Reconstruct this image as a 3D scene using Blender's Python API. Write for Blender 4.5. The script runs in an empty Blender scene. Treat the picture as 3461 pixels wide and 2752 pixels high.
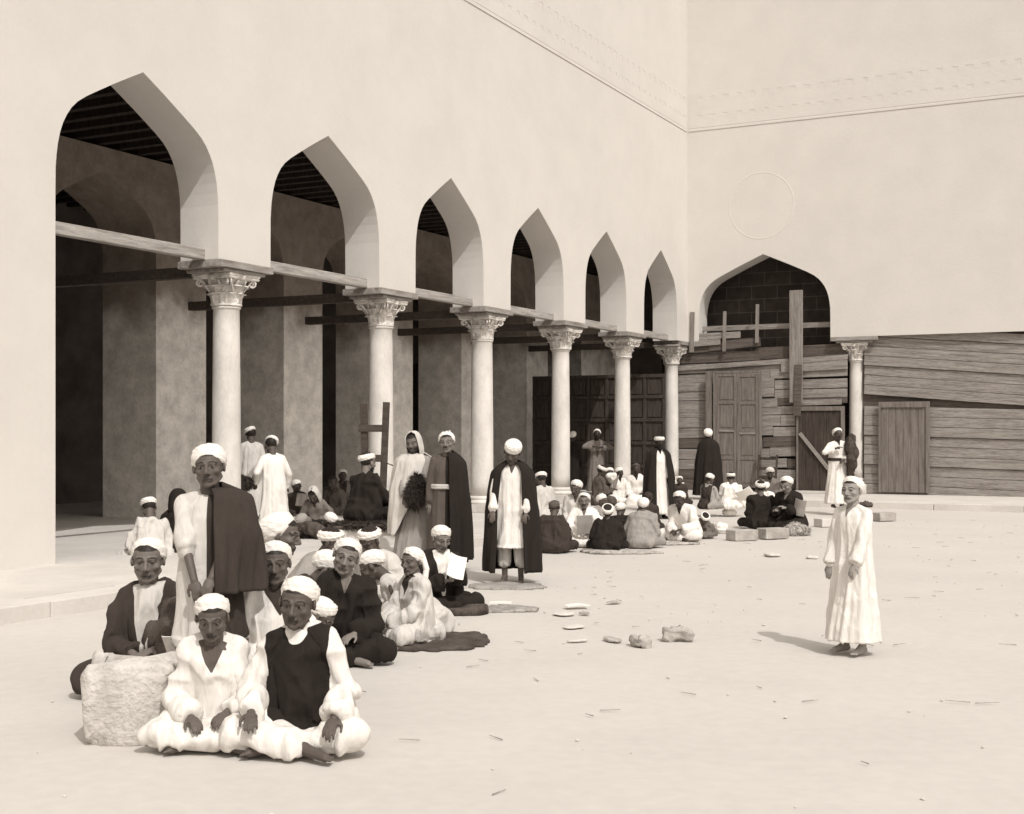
import bpy, bmesh, math, random
import numpy as np
from mathutils import Vector, Matrix
random.seed(7)
SC = bpy.context.scene
COL = SC.collection

# ------------------------------------------------------------------ camera, sky, sun, exposure
F, CX, HY, H = 4471.0, 1730.5, 1458.0, 1.75          # focal length and horizon in photo pixels, eye height in metres
cd = bpy.data.cameras.new('camera'); cam = bpy.data.objects.new('camera', cd); COL.objects.link(cam)
cam.location = (0, 0, H); cam.rotation_euler = (math.radians(90), 0, 0)
cd.sensor_width = 36; cd.lens = F / 3461 * 36; cd.shift_y = 82 / 3461; cd.clip_end = 500
SC.camera = cam

UX = Vector((0.45579317, 0.89008572, 0)); NX = Vector((0.89008572, -0.45579317, 0))
A0 = Vector((-4.14932363, 18.69746616, 0)); CORN = A0 + UX * 19.58
SUN_EL = math.radians(49)
hd = (NX * math.cos(math.radians(39)) - UX * math.sin(math.radians(39)))
sd = Vector((hd.x * math.cos(SUN_EL), hd.y * math.cos(SUN_EL), math.sin(SUN_EL)))
w = bpy.data.worlds.new('World'); SC.world = w; w.use_nodes = True
nt = w.node_tree; bg = nt.nodes['Background']
sky = nt.nodes.new('ShaderNodeTexSky'); sky.sky_type = 'NISHITA'; sky.sun_disc = False
sky.sun_elevation = SUN_EL; sky.sun_rotation = math.atan2(sd.x, sd.y)
# the old plate saw blue light only, so the sky enters by its blue channel
sky.dust_density = 4; sky.air_density = 1.5
bw = nt.nodes.new('ShaderNodeSeparateColor'); mx = nt.nodes.new('ShaderNodeMix'); mx.data_type = 'RGBA'; mx.blend_type = 'MULTIPLY'
mx.inputs[0].default_value = 1; mx.inputs[7].default_value = (1.16, 1.09, 1.0, 1)
nt.links.new(sky.outputs[0], bw.inputs[0]); nt.links.new(bw.outputs['Blue'], mx.inputs[6]); nt.links.new(mx.outputs[2], bg.inputs[0])
bg.inputs[1].default_value = 0.14
sl = bpy.data.lights.new('sun', 'SUN'); sl.energy = 2.5; sl.angle = math.radians(0.6); sl.color = (1.0, 0.98, 0.955)
so = bpy.data.objects.new('sun', sl); COL.objects.link(so)
so.rotation_euler = (-sd).to_track_quat('-Z', 'Y').to_euler()
SC.view_settings.view_transform = 'Standard'; SC.view_settings.look = 'None'
SC.view_settings.exposure = 0.0; SC.view_settings.gamma = 1

# ------------------------------------------------------------------ materials (a sepia print: every colour is a brown-toned grey)
def sep(v):
    e = math.exp(-v * 7)
    return (v * (1.055 + .30 * e), v, v * (.935 - .13 * e), 1)
def nodes(name, rough=.9):
    m = bpy.data.materials.new(name); m.use_nodes = True
    b = m.node_tree.nodes['Principled BSDF']; b.inputs['Roughness'].default_value = rough
    b.inputs['Specular IOR Level'].default_value = .25
    return m, m.node_tree, b
def surf(name, lo, hi, scale=3, stretch=(1, 1, 1), bump=.3, bscale=40, rough=.92, fine=.25, detail=6, dist=.01):
    """base colour = large stains x fine grain between two greys; bump from a finer noise"""
    m, t, b = nodes(name, rough)
    L = t.links.new; N = t.nodes.new
    tc = N('ShaderNodeTexCoord'); mp = N('ShaderNodeMapping'); mp.inputs['Scale'].default_value = stretch
    oi = N('ShaderNodeObjectInfo'); ad = N('ShaderNodeVectorMath'); ad.operation = 'ADD'
    mul = N('ShaderNodeMath'); mul.operation = 'MULTIPLY'; mul.inputs[1].default_value = 37
    L(oi.outputs['Random'], mul.inputs[0]); L(tc.outputs['Object'], ad.inputs[0]); L(mul.outputs[0], ad.inputs[1])
    L(ad.outputs[0], mp.inputs[0])
    n1 = N('ShaderNodeTexNoise'); n1.inputs['Scale'].default_value = scale; n1.inputs['Detail'].default_value = detail
    n1.inputs['Roughness'].default_value = .62
    n2 = N('ShaderNodeTexNoise'); n2.inputs['Scale'].default_value = bscale; n2.inputs['Detail'].default_value = 4
    L(mp.outputs[0], n1.inputs[0]); L(mp.outputs[0], n2.inputs[0])
    mix = N('ShaderNodeMix'); mix.data_type = 'FLOAT'; mix.inputs[0].default_value = fine
    L(n1.outputs[0], mix.inputs[2]); L(n2.outputs[0], mix.inputs[3])
    r = N('ShaderNodeValToRGB'); r.color_ramp.elements[0].position = .36; r.color_ramp.elements[1].position = .62
    r.color_ramp.elements[0].color = sep(lo); r.color_ramp.elements[1].color = sep(hi)
    L(mix.outputs[0], r.inputs[0]); L(r.outputs[0], b.inputs['Base Color'])
    bp = N('ShaderNodeBump'); bp.inputs['Strength'].default_value = bump; bp.inputs['Distance'].default_value = dist
    L(n2.outputs[0], bp.inputs['Height']); L(bp.outputs[0], b.inputs['Normal'])
    return m
M = {}
M['wall'] = surf('lime_plaster', .555, .592, 1.1, bump=.25, bscale=14)
M['inner'] = surf('stained_shaded_plaster', .62, .93, 3.2, bump=.5, bscale=18, fine=.3)
def shade_upper_wall(m):
    # shade of the upper wall painted into the colour, from a ragged line up
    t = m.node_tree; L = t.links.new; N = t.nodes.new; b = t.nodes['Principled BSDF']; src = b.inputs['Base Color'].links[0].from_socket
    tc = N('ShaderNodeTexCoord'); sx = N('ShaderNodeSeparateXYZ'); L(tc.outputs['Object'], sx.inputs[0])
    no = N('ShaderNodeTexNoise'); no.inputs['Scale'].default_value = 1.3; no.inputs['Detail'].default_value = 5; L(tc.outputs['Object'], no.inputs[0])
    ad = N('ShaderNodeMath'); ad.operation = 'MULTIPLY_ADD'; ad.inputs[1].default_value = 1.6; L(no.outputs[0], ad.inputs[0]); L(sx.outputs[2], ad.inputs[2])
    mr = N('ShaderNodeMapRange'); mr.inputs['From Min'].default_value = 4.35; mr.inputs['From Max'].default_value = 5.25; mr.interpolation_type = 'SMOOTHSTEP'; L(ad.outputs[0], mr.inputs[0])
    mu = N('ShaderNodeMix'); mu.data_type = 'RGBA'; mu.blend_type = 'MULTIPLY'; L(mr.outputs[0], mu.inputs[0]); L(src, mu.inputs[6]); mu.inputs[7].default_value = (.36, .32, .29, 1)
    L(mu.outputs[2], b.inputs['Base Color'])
shade_upper_wall(M['inner'])
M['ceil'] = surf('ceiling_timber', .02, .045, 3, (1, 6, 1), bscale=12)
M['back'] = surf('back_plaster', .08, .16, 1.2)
M['ground'] = surf('trodden_lime_floor', .465, .515, .55, bump=.35, bscale=9, fine=.4, dist=.012)
M['paving'] = surf('step_stone', .48, .57, 1.4, bump=.4, bscale=20)
M['marble'] = surf('weathered_marble', .50, .66, 3, (1, 1, .5), bump=.25, bscale=30, rough=.7)
M['carved'] = surf('carved_limestone', .42, .74, 9, bump=.7, bscale=45)
M['slab'] = surf('impost_wood', .16, .34, 5, (.5, 3, 3), bump=.7, bscale=30)
M['beam'] = surf('weathered_beam', .20, .42, 3, (.6, 8, 8), bump=.8, bscale=18)
M['darkbeam'] = surf('sooty_beam', .035, .07, 3, (.6, 6, 6), bump=.6, bscale=18)
M['plank'] = surf('grey_plank', .13, .32, 2.6, (.5, 7, 7), bump=.9, bscale=14, fine=.45)
M['plankv'] = surf('grey_post_wood', .12, .28, 2.6, (7, 7, .5), bump=.9, bscale=14, fine=.45)
M['plankd'] = surf('dark_plank', .045, .12, 2.6, (.5, 7, 7), bump=.9, bscale=14, fine=.45)
M['joinery'] = surf('joinery_wood', .10, .19, 3, (6, 6, .6), bump=.5, bscale=16)
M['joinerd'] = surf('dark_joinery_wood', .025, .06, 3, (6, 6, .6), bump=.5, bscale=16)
M['paper'] = surf('paper', .66, .78, 3, bump=.1)
M['tablet'] = surf('tablet_board', .24, .34, 4, bump=.2)
M['bench'] = surf('limewashed_bench', .48, .62, 3, bump=.4)
M['stone'] = surf('rubble_stone', .26, .46, 9, bump=.9, bscale=40)
M['block'] = surf('hewn_block', .24, .42, 4, bump=.6, bscale=30)
M['fleece'] = surf('dark_fleece', .012, .05, 20, bump=.6)
M['fleecel'] = surf('pale_fleece', .20, .50, 14, bump=.6)
M['mat'] = surf('straw_mat', .22, .42, 12, (1, 6, 1), bump=.9, bscale=60)
M['matd'] = surf('dark_rug', .03, .08, 8, bump=.8, bscale=60)
M['linen'] = surf('white_linen', .62, .78, 5, bump=.5, bscale=22)
M['iron'] = surf('iron', .03, .06, 8, rough=.6)
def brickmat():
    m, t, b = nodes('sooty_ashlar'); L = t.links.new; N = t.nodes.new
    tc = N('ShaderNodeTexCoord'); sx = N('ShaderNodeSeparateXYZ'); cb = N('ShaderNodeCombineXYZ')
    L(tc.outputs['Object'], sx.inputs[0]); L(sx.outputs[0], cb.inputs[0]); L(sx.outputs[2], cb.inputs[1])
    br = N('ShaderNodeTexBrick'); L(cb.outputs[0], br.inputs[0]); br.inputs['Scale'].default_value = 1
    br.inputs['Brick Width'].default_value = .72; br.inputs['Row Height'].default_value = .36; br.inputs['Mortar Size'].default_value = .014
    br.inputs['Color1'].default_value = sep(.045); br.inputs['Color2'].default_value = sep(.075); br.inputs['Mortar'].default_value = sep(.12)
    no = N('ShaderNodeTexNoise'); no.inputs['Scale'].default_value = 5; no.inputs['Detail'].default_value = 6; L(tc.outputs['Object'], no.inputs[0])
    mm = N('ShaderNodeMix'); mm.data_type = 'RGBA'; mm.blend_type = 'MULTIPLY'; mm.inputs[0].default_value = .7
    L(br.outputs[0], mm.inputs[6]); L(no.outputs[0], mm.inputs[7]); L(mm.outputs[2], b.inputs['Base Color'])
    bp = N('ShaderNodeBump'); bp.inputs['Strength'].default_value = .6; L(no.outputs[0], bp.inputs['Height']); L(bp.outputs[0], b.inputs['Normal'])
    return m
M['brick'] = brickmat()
def attrmat(name, rough, nscale, lo, stretch, bump, dist):
    """colour comes from the mesh's own colour attribute, broken up by noise; weave/crease bump"""
    m, t, b = nodes(name, rough); L = t.links.new; N = t.nodes.new
    at = N('ShaderNodeVertexColor'); at.layer_name = 'Col'
    tc = N('ShaderNodeTexCoord'); mp = N('ShaderNodeMapping'); mp.inputs['Scale'].default_value = stretch; L(tc.outputs['Object'], mp.inputs[0])
    n1 = N('ShaderNodeTexNoise'); n1.inputs['Scale'].default_value = nscale; n1.inputs['Detail'].default_value = 5; L(mp.outputs[0], n1.inputs[0])
    n1.inputs['Distortion'].default_value = .8
    r = N('ShaderNodeMapRange'); r.inputs['From Min'].default_value = .3; r.inputs['From Max'].default_value = .7
    r.inputs['To Min'].default_value = lo; r.inputs['To Max'].default_value = 1.0; L(n1.outputs[0], r.inputs[0])
    a2 = N('ShaderNodeVertexColor'); a2.layer_name = 'Col2'; mk = N('ShaderNodeAttribute'); mk.attribute_name = 'Mask'
    st = N('ShaderNodeMapRange'); st.inputs['From Min'].default_value = 0; st.inputs['From Max'].default_value = .0025; L(mk.outputs['Fac'], st.inputs[0])
    cm = N('ShaderNodeMix'); cm.data_type = 'RGBA'; L(st.outputs[0], cm.inputs[0]); L(at.outputs[0], cm.inputs[6]); L(a2.outputs[0], cm.inputs[7])
    mm = N('ShaderNodeVectorMath'); mm.operation = 'SCALE'; L(cm.outputs[2], mm.inputs[0]); L(r.outputs[0], mm.inputs['Scale'])
    L(mm.outputs[0], b.inputs['Base Color'])
    bp = N('ShaderNodeBump'); bp.inputs['Strength'].default_value = bump; bp.inputs['Distance'].default_value = dist
    L(n1.outputs[0], bp.inputs['Height']); L(bp.outputs[0], b.inputs['Normal'])
    return m
M['cloth'] = attrmat('draped_cotton', .95, 9, .80, (1.5, 1.5, .5), .9, .02)
M['skin'] = attrmat('skin', .55, 30, .85, (1, 1, 1), .2, .003)
M['turban'] = attrmat('turban_cotton', .95, 16, .88, (1, 1, 3), .8, .008)

# ------------------------------------------------------------------ helpers
class MB:
    def __init__(s): s.v = []; s.f = []
    def add(s, vs, fs):
        o = len(s.v); s.v += [tuple(v) for v in vs]; s.f += [tuple(i + o for i in f) for f in fs]; return s
    def box(s, x0, x1, y0, y1, z0, z1, R=None):
        vs = [Vector((x, y, z)) for x in (x0, x1) for y in (y0, y1) for z in (z0, z1)]
        if R is not None: vs = [R @ v for v in vs]
        return s.add(vs, [(0, 1, 3, 2), (4, 6, 7, 5), (0, 4, 5, 1), (2, 3, 7, 6), (0, 2, 6, 4), (1, 5, 7, 3)])
    def lathe(s, prof, seg=24, cx=0, cy=0, sx=1, sy=1):
        vs = []; n = len(prof)
        for r, z in prof:
            for k in range(seg):
                a = 2 * math.pi * k / seg; vs.append((cx + r * sx * math.cos(a), cy + r * sy * math.sin(a), z))
        fs = [(i * seg + k, i * seg + (k + 1) % seg, (i + 1) * seg + (k + 1) % seg, (i + 1) * seg + k) for i in range(n - 1) for k in range(seg)]
        fs.append(tuple(range(seg))[::-1]); fs.append(tuple((n - 1) * seg + k for k in range(seg)))
        return s.add(vs, fs)
    def loft(s, rings):
        n = len(rings); seg = len(rings[0]); vs = [p for r in rings for p in r]
        fs = [(i * seg + k, i * seg + (k + 1) % seg, (i + 1) * seg + (k + 1) % seg, (i + 1) * seg + k) for i in range(n - 1) for k in range(seg)]
        fs.append(tuple(range(seg))[::-1]); fs.append(tuple((n - 1) * seg + k for k in range(seg)))
        return s.add(vs, fs)
    def cap(s, a, b, ra, rb, seg=12, flat=False):
        """tapered capsule"""
        a = Vector(a); b = Vector(b); d = b - a; L = d.length
        if L < 1e-5: d = Vector((0, 0, 1))
        d = d.normalized(); x = d.orthogonal().normalized(); y = d.cross(x); rings = []
        if flat: st = [(a, ra), (b, rb)]
        else:
            st = []
            for q in (80, 60, 40, 20): q = math.radians(q); st.append((a - d * ra * math.sin(q), ra * math.cos(q)))
            st += [(a, ra), (b, rb)]
            for q in (20, 40, 60, 80): q = math.radians(q); st.append((b + d * rb * math.sin(q), rb * math.cos(q)))
        for c, r in st:
            rings.append([c + (x * math.cos(2 * math.pi * k / seg) + y * math.sin(2 * math.pi * k / seg)) * r for k in range(seg)])
        return s.loft(rings)
    def ell(s, c, r, R=None, seg=14, rows=9):
        c = Vector(c); rings = []
        for i in range(1, rows):
            p = math.pi * i / rows; ring = []
            for k in range(seg):
                a = 2 * math.pi * k / seg
                v = Vector((r[0] * math.sin(p) * math.cos(a), r[1] * math.sin(p) * math.sin(a), -r[2] * math.cos(p)))
                ring.append(c + (R @ v if R is not None else v))
            rings.append(ring)
        return s.loft(rings)
    def mesh(s, name):
        m = bpy.data.meshes.new(name); m.from_pydata(s.v, [], s.f); m.update(); return m
def setp(o, label=None, cat=None, group=None, kind=None):
    if label: o['label'] = label
    if cat: o['category'] = cat
    if group: o['group'] = group
    if kind: o['kind'] = kind
    return o
def obj(name, mb, mat, parent=None, smooth=False, bevel=0):
    me = mb.mesh(name) if isinstance(mb, MB) else mb
    if isinstance(mb, MB):
        bm = bmesh.new(); bm.from_mesh(me); bmesh.ops.recalc_face_normals(bm, faces=bm.faces)
        big = [f for f in bm.faces if len(f.verts) > 12]
        if big: bmesh.ops.triangulate(bm, faces=big)
        bm.to_mesh(me); bm.free()
    o = bpy.data.objects.new(name, me); COL.objects.link(o)
    if mat is not None: me.materials.clear(); me.materials.append(M[mat] if isinstance(mat, str) else mat)
    if smooth: me.polygons.foreach_set('use_smooth', [True] * len(me.polygons))
    if bevel:
        b = o.modifiers.new('bevel', 'BEVEL'); b.width = bevel; b.segments = 2; b.limit_method = 'ANGLE'
    if parent: o.parent = parent
    return o
def thing(name, label, cat, loc=(0, 0, 0), rz=0, group=None, kind=None):
    o = bpy.data.objects.new(name, None); COL.objects.link(o); o.empty_display_size = .1
    o.location = loc; o.rotation_euler = (0, 0, rz); return setp(o, label, cat, group, kind or 'thing')
def copy_tree(o, parent=None):
    c = o.copy(); COL.objects.link(c)
    if parent: c.parent = parent
    for ch in [x for x in bpy.data.objects if x.parent == o and x != c]: copy_tree(ch, c)
    return c
RU = math.atan2(UX.y, UX.x); RN = math.atan2(NX.y, NX.x)
def wp(s, d, z=0): v = A0 + UX * s - NX * d; return Vector((v.x, v.y, z))
def fp(t, e, z=0): v = CORN + NX * t + UX * e; return Vector((v.x, v.y, z))
def ground_at(px, py, z=0):
    Y = F * (H - z) / (py - HY); return Vector(((px - CX) / F * Y, Y, z))
# numpy value noise
def _h(i, j, k, sd):
    n = (i * 374761393 + j * 668265263 + k * 2147483647 + sd * 974711) & 0xffffffff
    n = ((n ^ (n >> 13)) * 1274126177) & 0xffffffff
    return ((n ^ (n >> 16)) & 0xffff) / 65535.0
def vnoise(p, sd=0):
    p = np.asarray(p, dtype=np.float64); i = np.floor(p).astype(np.int64); f = p - i; f = f * f * (3 - 2 * f); r = 0
    for a in (0, 1):
        for b in (0, 1):
            for c in (0, 1):
                wt = (f[:, 0] if a else 1 - f[:, 0]) * (f[:, 1] if b else 1 - f[:, 1]) * (f[:, 2] if c else 1 - f[:, 2])
                r = r + wt * _h(i[:, 0] + a, i[:, 1] + b, i[:, 2] + c, sd)
    return r
def rough_mesh(me, amp, freq, sd=1, zmin=None):
    n = len(me.vertices); co = np.empty(n * 3); me.vertices.foreach_get('co', co); co = co.reshape(-1, 3)
    no = np.empty(n * 3); me.vertices.foreach_get('normal', no); no = no.reshape(-1, 3)
    d = (vnoise(co * freq + 31, sd) - .5) * 2 * amp + (vnoise(co * freq * 2.7 + 7, sd + 5) - .5) * amp
    co = co + no * d[:, None]
    if zmin is not None: co[:, 2] = np.maximum(co[:, 2], zmin)
    me.vertices.foreach_set('co', co.ravel()); me.update()

# ------------------------------------------------------------------ ground, steps
def grid(x0, x1, y0, y1, nx, ny, zf):
    mb = MB(); vs = [(x0 + (x1 - x0) * i / nx, y0 + (y1 - y0) * j / ny, 0) for j in range(ny + 1) for i in range(nx + 1)]
    z = zf(np.array(vs)); vs = [(v[0], v[1], float(q)) for v, q in zip(vs, z)]
    mb.add(vs, [(j * (nx + 1) + i, j * (nx + 1) + i + 1, (j + 1) * (nx + 1) + i + 1, (j + 1) * (nx + 1) + i) for j in range(ny) for i in range(nx)])
    return mb
def gz(p):
    a = np.array(p); a[:, 2] = 0
    near = np.clip(1 - np.hypot(a[:, 0], a[:, 1]) / 70, 0, 1)
    return ((vnoise(a * .9, 3) - .5) * .024 + (vnoise(a * 3.1, 4) - .5) * .012) * near - .008
setp(obj('ground', grid(-60, 60, -20, 120, 340, 400, gz), 'ground', smooth=True), kind='structure')
pl = thing('arcade_step', None, None, A0, RU, kind='structure')
PD, PE = 2.65, 3.9                     # how far the paved step comes out of the arcade and of the far wall
s1 = 19.58 - PE
mb = MB(); x = -15.0; k = 0
while x < s1 - .3:
    L_ = random.uniform(1.1, 1.9); x2 = min(x + L_, s1); z = .15 + random.uniform(-.008, .004)
    mb.box(x + .006, x2 - .006, -PD, -PD + .38, 0.0 - .05, z); x = x2
obj('kerb', mb, 'paving', pl, bevel=.012)
obj('pavement', MB().box(-15, 26, -PD + .385, 10, -.05, .146), 'paving', pl)
pl.name = 'pavement'
pf = thing('pavement', None, None, CORN, RN, kind='structure')
mb = MB(); x = PD + .006
while x < 16:
    x2 = x + random.uniform(1.1, 1.9); mb.box(x + .006, x2 - .006, -PE, -PE + .38, -.05, .15 + random.uniform(-.008, .004)); x = x2
obj('kerb', mb, 'paving', pf, bevel=.012)
obj('pavement', MB().box(PD + .006 - .39, 16, -PE + .385, 6, -.05, .1435), 'paving', pf)

# ------------------------------------------------------------------ the arcade wall
def arch_pts(x0, x1, zs, za, n=1):
    """keel arch from (x0,zs) over the apex to (x1,zs)"""
    w_ = (x1 - x0) / 2; kz = (za - zs) / 2.27; kx = w_ / 1.49
    half = [(0, 0), (0, .45), (0.004, .76), (.018, .92), (.04, 1.06), (.075, 1.20), (.12, 1.32), (.18, 1.43), (.26, 1.54), (.36, 1.635), (.5, 1.73), (.7, 1.845), (.95, 1.985), (1.22, 2.13), (1.49, 2.27)]
    l = [(x0 + a * kx, zs + b * kz) for a, b in half]; r = [(x1 - a * kx, zs + b * kz) for a, b in half[:-1]]
    return l + r[::-1]
def comb(name, poly, y0, y1, mat, parent):
    mb = MB(); n = len(poly)
    mb.add([(x, y0, z) for x, z in poly] + [(x, y1, z) for x, z in poly],
           [tuple(range(n)), tuple(range(n, 2 * n))[::-1]] + [(i, i + n, (i + 1) % n + n, (i + 1) % n) for i in range(n)])
    return obj(name, mb, mat, parent)
LARR = [0.0, 4.17, 7.89, 11.59, 15.22, 18.80]; RARR = [1.19, 5.35, 9.04, 12.76, 16.39, 19.58]
SP, AP, CO, TH = 4.19, 6.46, 9.91, .69
poly = [(-15, CO + 5.4), (-15, -.05), (-3.02, -.05)]
poly += arch_pts(-3.02, 0.0, SP, AP)
for i in range(5): poly += arch_pts(RARR[i], LARR[i + 1], SP, AP)
poly += [(19.58, SP), (19.58, CO + 5.4)]
aw = thing('arcade_wall', 'long whitewashed arcade wall of six keel-shaped arches receding along the left', 'arcade', A0, RU)
comb('wall', poly, 0, TH, 'wall', aw)
def cornice(parent, x0, x1, side, skip=None):
    mb = MB(); mb.box(x0, x1, -.016, -.001, CO, CO + .06); obj('cornice', mb, 'wall', parent, bevel=.008)
    # pierced frieze: two rows of small gaps between blocks, with their backing behind
    mb = MB(); xx = x0; rows = ((CO + .36, .07), (CO + .80, .12))
    for zc, hh in rows:
        xx = x0
        while xx < x1 - .4:
            ww = random.uniform(.10, .2); mb.box(xx, min(xx + .37 - ww, x1), -.006, -.001, zc, zc + hh); xx += .37
    mb.box(x0, x1, -.005, -.001, CO + .09, CO + .36); mb.box(x0, x1, -.005, -.001, CO + .43, CO + .80); mb.box(x0, x1, -.005, -.001, CO + .92, CO + 1.02)
    obj('pierced_frieze', mb, 'wall', parent)
cornice(aw, -15, 19.53, 0)
# far wall, perpendicular, with its own arch
fw = thing('far_wall', 'tall whitewashed wall across the end of the courtyard with one wide arch above the boards', 'wall', CORN, RN)
FJL, FJR = .34, 3.92
poly = [(0.0, CO + 5.4), (0.0, SP), (FJL - .0, SP)] + arch_pts(FJL, FJR, SP, AP)[1:] + [(5.12, SP), (5.12, SP), (16, SP), (16, CO + 5.4)]
poly = [p for i, p in enumerate(poly) if i == 0 or p != poly[i - 1]]
comb('wall', poly, 0.0, TH, 'wall', fw)
cornice(fw, .06, 16, 0)
mb = MB()
seg = 64; rings = []
for k in range(seg):
    a = 2 * math.pi * k / seg
    rings.append([(2.08 + r * math.cos(a), y, 7.75 + r * math.sin(a)) for r, y in ((.86, 0.0), (.865, -.004), (.89, -.004), (.895, 0.0))])
vs = [p for r in rings for p in r]
mb.add(vs, [(4 * k + j, 4 * k + j + 1, 4 * ((k + 1) % seg) + j + 1, 4 * ((k + 1) % seg) + j) for k in range(seg) for j in range(3)])
obj('roundel', mb, 'wall', fw)
# inner arcade, ceiling, back wall
ia = thing('inner_arcade', 'shaded inner arcade of massive square plaster piers behind the marble columns', 'arcade', A0, RU)
PC = [-7.2, -3.4, .5, 4.5, 8.33, 12.1, 15.9, 19.7, 23.5]
poly = [(-15, 6.7)]
poly += [(-15, .1), (PC[0] + .69, .1)]
for i in range(len(PC) - 1):
    poly += [(PC[i] + .69, .1)] + arch_pts(PC[i] + .69, PC[i + 1] - .69, 4.45, 6.28) + [(PC[i + 1] - .69, .1), (PC[i + 1] + .69, .1)]
poly += [(26, .1), (26, 6.7)]
poly = [p for i, p in enumerate(poly) if i == 0 or p != poly[i - 1]]
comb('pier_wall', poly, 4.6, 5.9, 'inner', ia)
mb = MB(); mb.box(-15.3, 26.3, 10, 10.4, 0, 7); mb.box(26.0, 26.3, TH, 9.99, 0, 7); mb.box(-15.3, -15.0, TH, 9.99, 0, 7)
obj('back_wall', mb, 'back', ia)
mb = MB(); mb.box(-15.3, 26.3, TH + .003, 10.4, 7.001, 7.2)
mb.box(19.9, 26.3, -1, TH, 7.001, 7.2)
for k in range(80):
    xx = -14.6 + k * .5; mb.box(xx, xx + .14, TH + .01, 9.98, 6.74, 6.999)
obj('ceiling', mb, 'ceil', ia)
bw_ = thing('blocked_room', 'dark coursed stone wall seen through the wide far arch', 'wall', CORN, RN)
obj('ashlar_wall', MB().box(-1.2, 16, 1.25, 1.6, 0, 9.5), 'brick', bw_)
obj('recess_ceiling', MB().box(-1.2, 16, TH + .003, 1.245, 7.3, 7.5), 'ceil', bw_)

# ------------------------------------------------------------------ columns
def leaf(mb, ang, r0, z0, hgt, wdt, curl, r1):
    """acanthus leaf: bent tapering plate with a mid rib, tip curling outward"""
    ca, sa = math.cos(ang), math.sin(ang); rows = []
    for i in range(8):
        t_ = i / 7; z = z0 + hgt * min(1, t_ * 1.08) - (curl * .5 * max(0, t_ - .85) / .15)
        r = r0 + (r1 - r0) * t_ + curl * t_ ** 4
        ww = wdt * (1 - .12 * (i % 2)) * (.75 + .45 * math.sin(t_ * 2.6)) * (1 if t_ < .8 else (1.35 - t_ * .85) / .67)
        row = []
        for q in (-1, -.5, 0, .5, 1):
            rr = r + (.012 if q == 0 else 0) - abs(q) * .010; tx = q * ww
            row.append((rr * ca - tx * sa, rr * sa + tx * ca, z))
            row.append(((rr - .02) * ca - tx * sa, (rr - .02) * sa + tx * ca, z - .004))
        rows.append(row)
    vs = [p for r in rows for p in r]; fs = []
    for i in range(7):
        for q in range(4):
            a = i * 10 + q * 2; b = a + 10
            fs.append((a, a + 2, b + 2, b)); fs.append((a + 1, b + 1, b + 3, a + 3))
        fs.append((i * 10, i * 10 + 10, i * 10 + 11, i * 10 + 1)); fs.append((i * 10 + 8, i * 10 + 9, i * 10 + 19, i * 10 + 18))
    a = 70; fs += [(a + q * 2, a + q * 2 + 2, a + q * 2 + 3, a + q * 2 + 1) for q in range(4)]
    mb.add(vs, fs)
def capital_mb(var):
    mb = MB(); mb.lathe([(.185, 0), (.205, .012), (.205, .035), (.185, .045), (.19, .12), (.2, .22), (.225, .32), (.265, .385)], 28)
    n1 = 8 if var != 1 else 10
    for k in range(n1): leaf(mb, 2 * math.pi * (k + .5) / n1, .19, .045, .16, .068, .055, .205)
    for k in range(n1): leaf(mb, 2 * math.pi * k / n1, .20, .13 if var < 2 else .11, .19, .07, .075, .23)
    # abacus with hollow sides
    n = 40; pr = []
    for k in range(n):
        a = 2 * math.pi * k / n; c = max(abs(math.cos(a)), abs(math.sin(a))); r = .315 / c
        dd = abs(((a / (math.pi / 2)) % 1) - .0); dd = min(dd, 1 - dd)
        r -= .035 * (1 - dd * 2); pr.append((r * math.cos(a), r * math.sin(a)))
    mb.loft([[(x * q, y * q, z) for x, y in pr] for z, q in ((.385, .93), (.40, .97), (.425, .97), (.43, 1.0), (.46, 1.0))])
    for k in range(4):                                     # corner volutes and their stalks
        a = math.pi / 4 + k * math.pi / 2; ca, sa = math.cos(a), math.sin(a)
        for sgn in (-1, 1):
            px_, py_ = -sa * .022 * sgn, ca * .022 * sgn; pts = []
            for i in range(15):
                th = i / 14 * 2 * math.pi * 1.35; rr = .055 * (1 - i / 18)
                pts.append(Vector((ca * (.335 + rr * math.sin(th)) + px_, sa * (.335 + rr * math.sin(th)) + py_, .335 + rr * math.cos(th))))
            for i in range(14): mb.cap(pts[i], pts[i + 1], .014 * (1 - i / 30), .014 * (1 - (i + 1) / 30), 6)
            mb.cap((ca * .22 + px_ * 3, sa * .22 + py_ * 3, .22), pts[0], .013, .016, 6)
        a = k * math.pi / 2; mb.ell((.275 * math.cos(a), .275 * math.sin(a), .405), (.04, .04, .045), seg=10, rows=6)
        for q in range(5):
            b = q * 2 * math.pi / 5; mb.ell((.30 * math.cos(a) - math.sin(a) * .028 * math.cos(b), .30 * math.sin(a) + math.cos(a) * .028 * math.cos(b), .405 + .028 * math.sin(b)), (.016, .016, .016), seg=6, rows=5)
        for sgn in (-1, 1):
            a2 = a + sgn * .42
            mb.cap((.215 * math.cos(a2), .215 * math.sin(a2), .24), (.262 * math.cos(a + sgn * .30), .262 * math.sin(a + sgn * .30), .36), .012, .02, 6)
    me = mb.mesh('capital'); rough_mesh(me, .006, 28, var)
    return me
CAPS = [capital_mb(v) for v in range(3)]
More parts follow.
